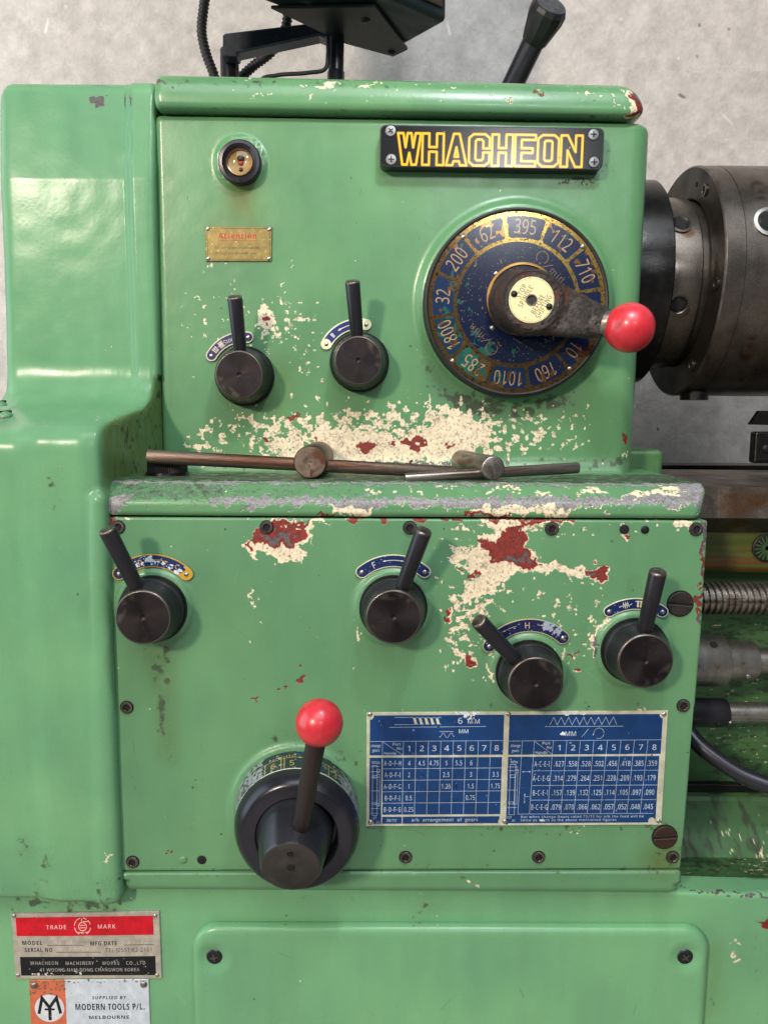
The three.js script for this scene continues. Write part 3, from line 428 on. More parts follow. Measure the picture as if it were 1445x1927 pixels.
/* ------------------------------------------------------------------ controls on the lathe */
// drawing helpers for printed plates
const sans = (g, px, w = '') => { g.font = `${w} ${px}px sans-serif`; };
function txt(g, s, x, y, px, { sx = 1, rot = 0, align = 'center', w = '', sp = 0, it = 0 } = {}) {
  g.save(); g.translate(x, y); g.rotate(rot); g.transform(sx, 0, it, 1, 0, 0); sans(g, px, w); g.textBaseline = 'middle';
  if (sp) { const ws = [...s].map((c) => g.measureText(c).width + sp), tot = ws.reduce((a, b) => a + b, -sp); let p = align === 'center' ? -tot / 2 : align === 'right' ? -tot : 0; g.textAlign = 'left'; [...s].forEach((c, i) => { g.fillText(c, p, 0); p += ws[i]; }); }
  else { g.textAlign = align; g.fillText(s, 0, 0); }
  g.restore();
}
function line(g, ...p) { g.beginPath(); for (let i = 0; i < p.length; i += 2) g.lineTo(p[i], p[i + 1]); g.stroke(); }
function arrow(g, x0, y0, x1, y1, h) { line(g, x0, y0, x1, y1); const a = Math.atan2(y1 - y0, x1 - x0); g.beginPath(); g.moveTo(x1, y1); g.lineTo(x1 - h * Math.cos(a - 0.38), y1 - h * Math.sin(a - 0.38)); g.lineTo(x1 - h * Math.cos(a + 0.38), y1 - h * Math.sin(a + 0.38)); g.fill(); }
// wear: small flakes of another colour scattered over a canvas, and grain
function flakes(g, W, H, n, colour, r0, box = [0, 0, W, H]) { g.fillStyle = colour; for (let i = 0; i < n; i++) { const x = box[0] + rnd() * box[2], y = box[1] + rnd() * box[3], r = r0 * (0.2 + rnd() ** 3 * 1.6); g.beginPath(); for (let k = 0; k < 7; k++) { const a = k / 7 * 6.283; g.lineTo(x + r * (0.5 + rnd()) * Math.cos(a) * 1.3, y + r * (0.5 + rnd()) * Math.sin(a)); } g.fill(); } }
function grainy(c, amt, blotch = 0.1) { const g = c.getContext('2d'), im = g.getImageData(0, 0, c.width, c.height), d = im.data; for (let j = 0, k = 0; j < c.height; j++) for (let i = 0; i < c.width; i++, k += 4) { const t = 1 + amt * (rnd() - 0.5) + blotch * 2 * (fbm(i * 0.02, j * 0.02, 3) - 0.5); d[k] = clamp(d[k] * t, 0, 255); d[k + 1] = clamp(d[k + 1] * t, 0, 255); d[k + 2] = clamp(d[k + 2] * t, 0, 255); } g.putImageData(im, 0, 0); return c; }
const printed = (c, o = {}) => new THREE.MeshPhysicalMaterial({ map: canvasTex(c), roughness: 0.42, metalness: 0.15, ...o });
function rivets(parent, pts, r, mat = M.rivet, name = 'rivet') { for (const p of pts) { const m = part(name, dome(r, r * 0.62), mat, parent); m.position.set(...p); } }
const sub = (a, b) => a.map((v, i) => v - b[i]);

// a moulded ball with a parting groove and a flat where it is screwed on; its axis runs along +z away from the lever
function ballGeo(R) { const p = []; for (let i = 0; i <= 60; i++) { const a = Math.PI * (0.86 - 0.86 * i / 60), r = R * (1 - 0.016 * Math.exp(-(((a - 2.16) / 0.035) ** 2))); p.push([r * Math.sin(a), r * Math.cos(a)]); } p.unshift([0, p[0][1]]); return turned(p, 64, 1.2); }
// --- selector knobs: collar, hub, face, lever; the arc plates beside them
function makeKnob() {
  const k = new THREE.Group(); k.name = 'selector_knob';
  part('collar', turned([[0.0265, -0.004], [0.0293, -0.004], [0.0293, 0.0032], [0.0286, 0.0042], [0.0268, 0.0042]]), M.bolt, k);
  part('hub', turned([[0.0272, 0.003], [0.0276, 0.0045], [0.0274, 0.013], [0.0266, 0.0138], [0.0231, 0.0308]]), M.black, k);
  part('worn_rim', turned([[0.0231, 0.0307], [0.0226, 0.0317], [0.0218, 0.0322], [0.0214, 0.0322]], 64, 1.5), M.edge, k);
  part('hub_face', turned([[0.0217, 0.0319], [0.0213, 0.0323], [0.0025, 0.0322], [0.0012, 0.0312], [0, 0.031]]), M.blackFace, k);
  return k;
}
const leverGeo = (L0) => { const b = turned([[0.0054, 0], [0.0058, 0.002], [0.0064, L0 - 0.0025], [0.0061, L0 - 0.0012], [0.0052, L0 - 0.0003], [0.0036, L0], [0, L0]], 28, 0.7); return b; };
const knob0 = makeKnob(); const LEV = leverGeo(0.064);
let knobUsed = false;
function addKnob(pos, tipPx, label, tipZ = 0.038) {
  const k = knobUsed ? knob0.clone() : knob0; knobUsed = true; k.children.forEach((c) => { c.rotation.z = rnd() * 6.28; });
  k.position.set(pos[0] - FOOT[0], pos[1] - FOOT[1], pos[2] - FOOT[2]); k.userData = { label }; lathe.add(k); return k;
}
const knobList = [
  [P(461.5, 708, ZH), [442, 557], 'black knob below the brass attention plate'], [P(676.5, 682, ZH), [663, 528], 'black knob with plate lettered B'],
  [knobs[0], [201, 995], 'black knob under the D to C plate'], [knobs[1], [798, 997], 'black knob under the F to E plate'], [knobs[2], [899, 1167], 'black knob under the H plate, lever leaning over it'], [knobs[3], [1238, 1074], 'black knob beside the upper slotted plug'],
];
knobList.forEach(([pos, tip, label]) => {
  const k = addKnob(pos, tip, label);
  const t = P(tip[0], tip[1], pos[2] + 0.040), d = new THREE.Vector3(t[0] - pos[0], t[1] - pos[1], 0).normalize();
  const p0 = new THREE.Vector3(d.x * 0.0215, d.y * 0.0215, 0.0215), p1 = new THREE.Vector3(t[0] - pos[0], t[1] - pos[1], 0.040);
  const old = k.children.find((c) => c.name === 'lever'); if (old) k.remove(old);
  const lv = part('lever', bar(p0, p1, 0.0063, 0.0070, 0.0026, 28), M.black, k), dir = p1.clone().sub(p0).normalize(); part('worn_tip', along(turned([[0.00695, -0.0027], [0.0068, -0.0012], [0.0059, -0.0001], [0.004, 0.0002], [0, 0.0003]], 28, 1.5), p1.clone(), p1.clone().add(dir)), M.edge, lv);
});

// arc plate in a ring round a knob; u runs clockwise from angle a1 to a0 (degrees), v from inner to outer radius
function arcPlate(name, c, ri, ro, a0, a1, draw, label, o = {}) {
  const rad = Math.PI / 180, rm = (ri + ro) / 2, hw = (ro - ri) / 2, cap = hw / rm / rad * 0.95, s = new THREE.Shape(); let first = true;
  const pt = (r, a) => { const x = r * Math.cos(a * rad), y = r * Math.sin(a * rad); first ? s.moveTo(x, y) : s.lineTo(x, y); first = false; };
  const n = 28; for (let i = 0; i <= n; i++) pt(ro, mix(a1, a0, i / n));
  const capAt = (a, sg) => { for (let i = 1; i < 10; i++) { const t = i / 10 * Math.PI; pt(rm + hw * Math.cos(t), a + sg * cap * Math.sin(t)); } };
  capAt(a0, -1); for (let i = 0; i <= n; i++) pt(ri, mix(a0, a1, i / n));
  for (let i = 9; i >= 1; i--) { const t = i / 10 * Math.PI; pt(rm + hw * Math.cos(t), a1 + cap * Math.sin(t)); }
  const W = Math.round((a1 - a0 + 2 * cap) * rad * rm * 7000), H = Math.round((ro - ri) * 7000), cv = canvas(W, H), g = cv.getContext('2d');
  draw(g, W, H, cap * rad * rm * 7000); grainy(cv, 0.12, 0.08);
  const bx = ro * 1.02, PW = Math.round(2 * bx * 7000), src = g.getImageData(0, 0, W, H).data, pc = canvas(PW, PW), pg = pc.getContext('2d'), im = pg.createImageData(PW, PW);
  for (let j = 0, q = 0; j < PW; j++) for (let i = 0; i < PW; i++, q += 4) { const x = (i + 0.5) / PW * 2 * bx - bx, y = bx - (j + 0.5) / PW * 2 * bx, r = Math.hypot(x, y); let a = Math.atan2(y, x) / rad; if (a < -90) a += 360; const sx = clamp(Math.floor((a1 + cap - a) / (a1 - a0 + 2 * cap) * W), 0, W - 1), sy = clamp(Math.floor((ro - r) / (ro - ri) * H), 0, H - 1), k = 4 * (sy * W + sx); im.data[q] = src[k]; im.data[q + 1] = src[k + 1]; im.data[q + 2] = src[k + 2]; im.data[q + 3] = 255; }
  pg.putImageData(im, 0, 0);
  const geo = planarUV(extr(s, 0.0011, 0.0002, 1), (x, y) => [0.5 + 0.5 * x / bx, 0.5 + 0.5 * y / bx]);
  const G = LG(name, [c[0], c[1], c[2] + 0.0010], label);
  part('plate', geo, printed(pc, o), G);
  rivets(G, [a0, a1].map((a) => [rm * Math.cos(a * rad), rm * Math.sin(a * rad), 0.001]), 0.0021);
  return G;
}
const NAVY = '#122658', GOLD = '#d2cdb0';
function arcBase(g, W, H, edge, fill, lw = 0.09) { g.fillStyle = edge; g.fillRect(0, 0, W, H); g.fillStyle = fill; const b = H * lw; g.beginPath(); g.roundRect(b, b, W - 2 * b, H - 2 * b, H * 0.42); g.fill(); }
arcPlate('selector_plate', knobs[0], 0.0358, 0.0472, 46, 134, (g, W, H, c) => {
  arcBase(g, W, H, '#b88c24', NAVY); g.fillStyle = '#c79a2e'; g.fillRect(W - c * 1.9, 0, c * 2, H); g.fillStyle = NAVY; g.beginPath(); g.moveTo(W - c * 2.3, H * 0.08); g.lineTo(W - c * 1.5, H * 0.3); g.lineTo(W - c * 2, H * 0.92); g.lineTo(W - c * 3, H * 0.92); g.fill();
  g.fillStyle = g.strokeStyle = '#d8a63c'; g.lineWidth = 3.4; txt(g, 'D', W * 0.36, H * 0.5, H * 0.5); txt(g, 'C', W * 0.79, H * 0.45, H * 0.5); arrow(g, W * 0.57, H * 0.42, W * 0.46, H * 0.42, 16); arrow(g, W * 0.55, H * 0.42, W * 0.68, H * 0.42, 16);
  flakes(g, W, H, 60, '#cfd6de', 5, [W * 0.3, H * 0.5, W * 0.45, H * 0.34]); flakes(g, W, H, 16, '#cfd6de', 7, [W * 0.4, H * 0.15, W * 0.1, H * 0.35]); flakes(g, W, H, 8, '#cfd6de', 7, [W * 0.8, H * 0.5, W * 0.06, H * 0.4]); flakes(g, W, H, 60, '#9fb0c4', 3);
}, 'curved blue plate with gold edge lettered D and C');
const cleanArc = (letters) => (g, W, H) => { arcBase(g, W, H, GOLD, NAVY, 0.08); g.fillStyle = g.strokeStyle = '#d9d6c4'; g.lineWidth = 4; letters(g, W, H); flakes(g, W, H, 50, '#aab6c8', 2); };
arcPlate('selector_plate', knobs[1], 0.0358, 0.0466, 50, 131, cleanArc((g, W, H) => { txt(g, 'F', W * 0.25, H * 0.52, H * 0.66); txt(g, 'E', W * 0.76, H * 0.52, H * 0.66); arrow(g, W * 0.5, H * 0.46, W * 0.37, H * 0.46, 17); arrow(g, W * 0.48, H * 0.46, W * 0.63, H * 0.46, 17); }), 'curved blue plate lettered F and E');
arcPlate('selector_plate', knobs[2], 0.0358, 0.0474, 47, 147, (g, W, H) => { arcBase(g, W, H, '#b9a878', '#121c4c', 0.07); g.fillStyle = g.strokeStyle = '#d0b880'; g.lineWidth = 3; txt(g, 'H', W * 0.53, H * 0.5, H * 0.66); arrow(g, W * 0.42, H * 0.42, W * 0.27, H * 0.42, 15); arrow(g, W * 0.63, H * 0.42, W * 0.76, H * 0.42, 15); line(g, W * 0.87, H * 0.2, W * 0.87, H * 0.8); flakes(g, W, H, 140, '#9aa4b4', 6, [W * 0.7, 0, W * 0.18, H * 0.6]); flakes(g, W, H, 120, '#a8b2c0', 2.6); }, 'curved dark blue plate lettered H, its print worn at the end');
const coils = (g, x, y, w, h, n) => { for (let i = 0; i < n; i++) { const a = x + w * i / n; g.fillRect(a, y - h / 2, w / n * 0.62, h); g.fillRect(a - w / n * 0.2, y - h / 2, w / n * 0.5, h * 0.18); g.fillRect(a + w / n * 0.3, y + h * 0.32, w / n * 0.5, h * 0.18); } };
const zig = (g, x, y, w, h, n) => { g.beginPath(); for (let i = 0; i <= 2 * n; i++) g.lineTo(x + w * i / (2 * n), y + (i % 2 ? -h / 2 : h / 2)); g.stroke(); };
arcPlate('selector_plate', knobs[3], 0.0358, 0.0460, 56, 124, cleanArc((g, W, H) => { line(g, W * 0.24, H * 0.55, W * 0.30, H * 0.5); zig(g, W * 0.30, H * 0.52, W * 0.09, H * 0.42, 3); line(g, W * 0.39, H * 0.6, W * 0.44, H * 0.45); g.fillStyle = '#d8c890'; coils(g, W * 0.51, H * 0.5, W * 0.14, H * 0.56, 3); line(g, W * 0.48, H * 0.28, W * 0.72, H * 0.28); }), 'curved blue plate with thread symbols and dirty rivet');
arcPlate('selector_plate', knobList[0][0], 0.0325, 0.0435, 84, 149, (g, W, H) => { arcBase(g, W, H, '#cfc9ac', '#2b2358', 0.1); g.fillStyle = g.strokeStyle = '#c9c3b2'; g.lineWidth = 4; coils(g, W * 0.19, H * 0.5, W * 0.1, H * 0.5, 3); line(g, W * 0.29, H * 0.5, W * 0.33, H * 0.5); zig(g, W * 0.33, H * 0.5, W * 0.09, H * 0.6, 5); txt(g, 'Stop', W * 0.535, H * 0.52, H * 0.55, { sx: 0.9 }); line(g, W * 0.8, H * 0.25, W * 0.72, H * 0.3, W * 0.72, H * 0.75, W * 0.8, H * 0.8); }, 'curved purple plate lettered Stop with thread symbols');
arcPlate('selector_plate', knobList[1][0], 0.0315, 0.0425, 80, 152, (g, W, H, c) => { arcBase(g, W, H, '#e2ddc6', '#1c3272', 0.12); g.fillStyle = '#e6dfb8'; for (const x of [c * 0.9, W - c * 0.9]) { g.beginPath(); g.arc(x, H / 2, H * 0.5, 0, 7); g.fill(); } g.fillStyle = g.strokeStyle = '#ece8da'; g.lineWidth = 6; txt(g, 'B', W * 0.28, H * 0.52, H * 0.6, { w: 'bold', sx: 0.8 }); arrow(g, W * 0.62, H * 0.5, W * 0.4, H * 0.5, 22); }, 'curved blue plate with cream ends lettered B');

// --- cap screws, plugs, pins and tapped holes on the gearbox panel
function capScrew() {
  const g = new THREE.Group(); g.name = 'cap_screw';
  part('clearance_ring', turned([[0, 0.0002], [0.0060, 0.0002], [0.0061, -0.002]], 28), M.hole, g);
  part('head', turned([[0.0054, 0.0001], [0.0054, 0.0010], [0.0050, 0.0016], [0.0032, 0.0017], [0.0028, 0.0012]], 28, 0.9), M.edge, g);
  part('socket', turned([[0.0029, 0.0013], [0.0027, 0.0006], [0, 0.0005]], 6), M.hole, g); return g;
}
const cap0 = capScrew(); [[223, 992], [502, 992], [771, 993], [1038, 995], [1309, 996], [239, 1331], [1285, 1328], [250, 1622], [763, 1613], [1013, 1613], [1265, 1613]].forEach(([u, v], i) => { const c = i ? cap0.clone() : cap0, p = P(u, v, 0.0003); c.position.set(p[0] - FOOT[0], p[1] - FOOT[1], p[2] - FOOT[2]); lathe.add(c); });
function plug(u, v, rot, mat, label) {
  const g = LG('slotted_plug', P(u, v, 0.0004), label); g.rotation.z = rot;
  part('gap', turned([[0.0100, 0.0002], [0.0116, 0.0002], [0.0117, -0.002]], 40), M.hole, g);
  const s = extr(shapeOf([...Array(40)].map((_, i) => { const a = Math.PI * (i / 39) * 0.93 + 0.11; return [0.0104 * Math.cos(a), 0.0104 * Math.sin(a)]; })), 0.0026, 0.0005, 2);
  part('half_head', s, mat, g).position.z = -0.001; const h2 = part('half_head', s, mat, g); h2.rotation.z = Math.PI; h2.position.z = -0.001; part('slot', new THREE.BoxGeometry(0.0206, 0.0022, 0.0008), M.hole, g);
}
plug(1279, 1136, -0.09, M.casting, 'slotted plug between knob and worn panel edge'); plug(1250, 1575, 0.08, worn({ a: [62, 46, 38], b: [86, 66, 54], rough: 0.5, metal: 0.5, rust: 0.35, bump: 0.0005 }), 'rusty slotted plug below the chart corner');
for (const [u, v, r] of [[1213, 997, 0.0036], [345, 1618, 0.0036]]) { const m = L('dowel_pin', dome(r, 0.0013, 20), u < 700 ? mPanel : M.bolt); m.position.add(new THREE.Vector3(...P(u, v, 0.0002))); }
for (const [u, v] of [[1174, 996], [380, 1618]]) { const m = L('tapped_hole', turned([[0.0042, 0.0002], [0.0036, 0.0004], [0, 0.0004]], 24), M.hole); m.position.add(new THREE.Vector3(...P(u, v, 0.0002))); }

// --- oil sight glass
{ const p = P(452, 306, ZH + 0.0072), g = LG('sight_glass', p, 'round oil sight glass in a black ring');
  part('ring', turned([[0.0202, -0.008], [0.0202, 0.003], [0.0192, 0.0042], [0.0165, 0.0046], [0.0142, 0.0024], [0.0128, 0.0014]], 56), M.black, g);
  part('inner_ring', turned([[0.0128, 0.0008], [0.0122, 0.0022], [0.0113, 0.0018], [0.0110, -0.001]], 48), worn({ a: [120, 86, 60], b: [160, 120, 84], rough: 0.3, metal: 0.8 }), g);
  part('dish', turned([[0.0113, 0.0002], [0.008, -0.0014], [0, -0.0022]], 48), new THREE.MeshStandardMaterial({ color: 0x8f7a50, roughness: 0.4 }), g);
  const d1 = part('oil_spout', dome(0.0034, 0.002), M.rubber, g); d1.position.set(0.0006, 0.0042, -0.0012); const d2 = part('red_dot', dome(0.0025, 0.0012), new THREE.MeshStandardMaterial({ color: 0xa02a2c, roughness: 0.4 }), g); d2.position.set(0.0006, 0.0004, -0.0014); const d3 = part('oil_mark', dome(0.0019, 0.0008), M.rubber, g); d3.position.set(0.0006, -0.006, -0.0008);
  part('lens', turned([[0.0112, 0.0012], [0.009, 0.0024], [0.005, 0.0033], [0, 0.0036]], 48, 2), new THREE.MeshPhysicalMaterial({ color: 0xfff8ec, transmission: 1, thickness: 0, roughness: 0.05 }), g);
}

// --- attention plate
{ const c = [[386, 426], [512, 427], [511, 491], [388, 491]].map(([u, v]) => P(u, v, ZH + 0.0016)), W = 760, H = 390, cv = canvas(W, H), g = cv.getContext('2d');
  g.fillStyle = '#80703f'; g.fillRect(0, 0, W, H); g.strokeStyle = '#3c2c1a'; g.lineWidth = 5; g.strokeRect(17, 17, W - 34, H - 34); g.fillStyle = '#9c1416'; txt(g, 'Attention', 372, 104, 92, { sp: 5, sx: 0.96, w: 'bold' }); g.strokeStyle = '#8c2c22'; g.lineWidth = 5; line(g, 148, 158, 596, 158);
  g.fillStyle = '#241e24'; txt(g, 'Be sure to see oil circulation', 104, 240, 42, { align: 'left', sx: 0.92, sp: 1 }); txt(g, 'through the above window.', 104, 304, 42, { align: 'left', sx: 0.92, sp: 1 }); flakes(g, W, H, 160, '#c09c50', 4); flakes(g, W, H, 60, '#7c5c28', 5, [0, H - 60, W, 60]); grainy(cv, 0.2, 0.14);
  const G = LG('attention_plate', [0, 0, 0], 'brass plate with red word Attention and rivets'); part('plate', plate(c, 0.0014), printed(cv, { metalness: 0.35, roughness: 0.42 }), G);
  rivets(G, [[391, 430.5], [507, 431.5], [506, 486.5], [392, 486.5]].map(([u, v]) => P(u, v, ZH + 0.0015)), 0.0021); G.position.set(-FOOT[0], -FOOT[1], -FOOT[2]); }

// --- nameplate block
{ const zN = ZH + 0.0165, c = [[715, 233], [1136, 240], [1136, 319], [714, 314]].map(([u, v]) => P(u, v, zN)), cx = (c[0][0] + c[1][0] + c[2][0] + c[3][0]) / 4, cy = (c[0][1] + c[1][1] + c[2][1] + c[3][1]) / 4, w = (c[1][0] - c[0][0] + c[2][0] - c[3][0]) / 2, h = (c[0][1] - c[3][1] + c[1][1] - c[2][1]) / 2, tilt = Math.atan2(c[1][1] - c[0][1] + c[2][1] - c[3][1], 2 * w);
  const W = 1800, H = Math.round(1800 * h / w), cv = canvas(W, H), g = cv.getContext('2d'); g.fillStyle = '#131316'; g.fillRect(0, 0, W, H);
  for (let i = 0; i < 420; i++) { g.strokeStyle = rnd() < 0.5 ? 'rgba(120,120,128,0.10)' : 'rgba(0,0,0,0.25)'; g.lineWidth = 1; const x = rnd() * W, y = rnd() * H; line(g, x, y, x + 40 + rnd() * 200, y + (rnd() - 0.5) * 10); }
  const GL = { // block letters on a 10 x 20 cell, drawn as outlines
    W: [[[0, 0], [2.8, 0], [4, 9], [5, 0], [7, 0], [8, 9], [9.2, 0], [12, 0], [9.6, 20], [7.2, 20], [6, 12.5], [4.8, 20], [2.4, 20]]],
    H: [[[0, 0], [3.2, 0], [3.2, 8.6], [6.8, 8.6], [6.8, 0], [10, 0], [10, 20], [6.8, 20], [6.8, 11.6], [3.2, 11.6], [3.2, 20], [0, 20]]],
    A: [[[3.6, 0], [6.4, 0], [10, 20], [6.9, 20], [6.3, 17.4], [3.7, 17.4], [3.1, 20], [0, 20]], [[5, 8.5], [5.9, 14.6], [4.1, 14.6]]],
    C: [[[2.2, 0], [7.8, 0], [10, 2.4], [10, 9], [6.9, 9], [6.9, 4.4], [6.2, 3.4], [3.9, 3.4], [3.2, 4.4], [3.2, 15.6], [3.9, 16.6], [6.2, 16.6], [6.9, 15.6], [6.9, 11.6], [10, 11.6], [10, 17.6], [7.8, 20], [2.2, 20], [0, 17.6], [0, 2.4]]],
    E: [[[0, 0], [10, 0], [10, 3.2], [3.2, 3.2], [3.2, 8.5], [8.6, 8.5], [8.6, 11.5], [3.2, 11.5], [3.2, 16.8], [10, 16.8], [10, 20], [0, 20]]],
    O: [[[2.2, 0], [7.8, 0], [10, 2.4], [10, 17.6], [7.8, 20], [2.2, 20], [0, 17.6], [0, 2.4]], [[3.9, 3.6], [6.2, 3.6], [6.9, 4.6], [6.9, 15.4], [6.2, 16.4], [3.9, 16.4], [3.2, 15.4], [3.2, 4.6]]],
    N: [[[0, 0], [3, 0], [6.9, 10.5], [6.9, 0], [10, 0], [10, 20], [6.9, 20], [3.1, 9.5], [3.1, 20], [0, 20]]],
  };
  const spots = [['W', 158, 296], ['H', 306, 434], ['A', 450, 574], ['C', 588, 712], ['H', 727, 852], ['E', 866, 990], ['O', 1004, 1130], ['N', 1144, 1272]];
  const kx = W / (1402 - 48), strokes = (lw, colour) => { g.strokeStyle = colour; g.lineWidth = lw; g.lineJoin = 'round'; for (const [ch, a, b] of spots) for (const poly of GL[ch]) { const ww = ch === 'W' ? 12 : 10; g.beginPath(); for (const [px, py] of poly) g.lineTo((mix(a, b, px / ww) - 48) * kx, H * (0.195 + 0.74 * py / 20)); g.closePath(); g.stroke(); } };
  strokes(25, '#5e3e04'); strokes(20, '#d89a10'); strokes(8, '#f4c234');
  for (const [x, y] of [[950, 236], [1040, 240], [1100, 244], [1140, 242]]) { g.strokeStyle = '#0a0a0a'; g.lineWidth = 3; line(g, (x - 48) * kx, H * 0.72, (x - 8) * kx, H * 0.725); } flakes(g, W, H, 30, '#9a9aa0', 3);
  const G = LG('nameplate', [cx, cy, ZH], 'black nameplate block with yellow outlined letters'); G.rotation.z = tilt;
  const s = new THREE.Shape(), r = 0.006, a = w / 2, b = h / 2; s.moveTo(-a + r, -b); s.lineTo(a - r, -b); s.absarc(a - r, -b + r, r, -Math.PI / 2, 0); s.lineTo(a, b - r); s.absarc(a - r, b - r, r, 0, Math.PI / 2); s.lineTo(-a + r, b); s.absarc(-a + r, b - r, r, Math.PI / 2, Math.PI); s.lineTo(-a, -b + r); s.absarc(-a + r, -b + r, r, Math.PI, 1.5 * Math.PI);
  part('block', planarUV(extr(s, 0.0155, 0.0007, 2), () => [0.012, 0.9]), new THREE.MeshPhysicalMaterial({ color: 0x1b1b1f, roughness: 0.34 }), G);
  const fr = new THREE.ShapeGeometry((() => { const q = new THREE.Shape(), e = 0.0012, A = a - e, B = b - e, R = r - e; q.moveTo(-A + R, -B); q.lineTo(A - R, -B); q.absarc(A - R, -B + R, R, -Math.PI / 2, 0); q.lineTo(A, B - R); q.absarc(A - R, B - R, R, 0, Math.PI / 2); q.lineTo(-A + R, B); q.absarc(-A + R, B - R, R, Math.PI / 2, Math.PI); q.lineTo(-A, -B + R); q.absarc(-A + R, -B + R, R, Math.PI, 1.5 * Math.PI); return q; })(), 10);
  part('printed_face', planarUV(fr, (x, y) => [(x + a) / w, (y + b) / h]), new THREE.MeshPhysicalMaterial({ map: canvasTex(cv), roughness: 0.19 }), G).position.z = 0.0156;
  const scr = worn({ a: [96, 96, 98], b: [140, 140, 142], rough: 0.4, metal: 0.8, fx: 3, fy: 3 });
  for (const [u, v, ro] of [[735, 246, 0.7], [1116, 253, 0], [1117, 305, 0.05], [736, 300, 0]]) { const p = P(u, v, zN - 0.0006), q = group('screw', G, [0, 0, 0]); const dx = p[0] - cx, dy = p[1] - cy; q.position.set(dx * Math.cos(-tilt) - dy * Math.sin(-tilt), dx * Math.sin(-tilt) + dy * Math.cos(-tilt), 0.0158);
    const gs = [turned([[0.0056, 0.0001], [0.0050, 0.0001], [0.0050, 0.0002]], 28), turned([[0.0050, 0.0002], [0.0046, 0.0006], [0, 0.0010]], 28)]; const hd = part('screw', gs[1], scr, G); hd.position.copy(q.position); G.remove(q); const ring = part('screw_recess', gs[0], M.hole, G); ring.position.copy(hd.position);
    const cr = part('cross_slot', mergeGeometries([new THREE.BoxGeometry(0.0052, 0.0011, 0.0006), new THREE.BoxGeometry(0.0011, 0.0052, 0.00062)]), M.hole, G); cr.position.copy(hd.position); cr.position.z += 0.00085; cr.rotation.z = ro; }
}

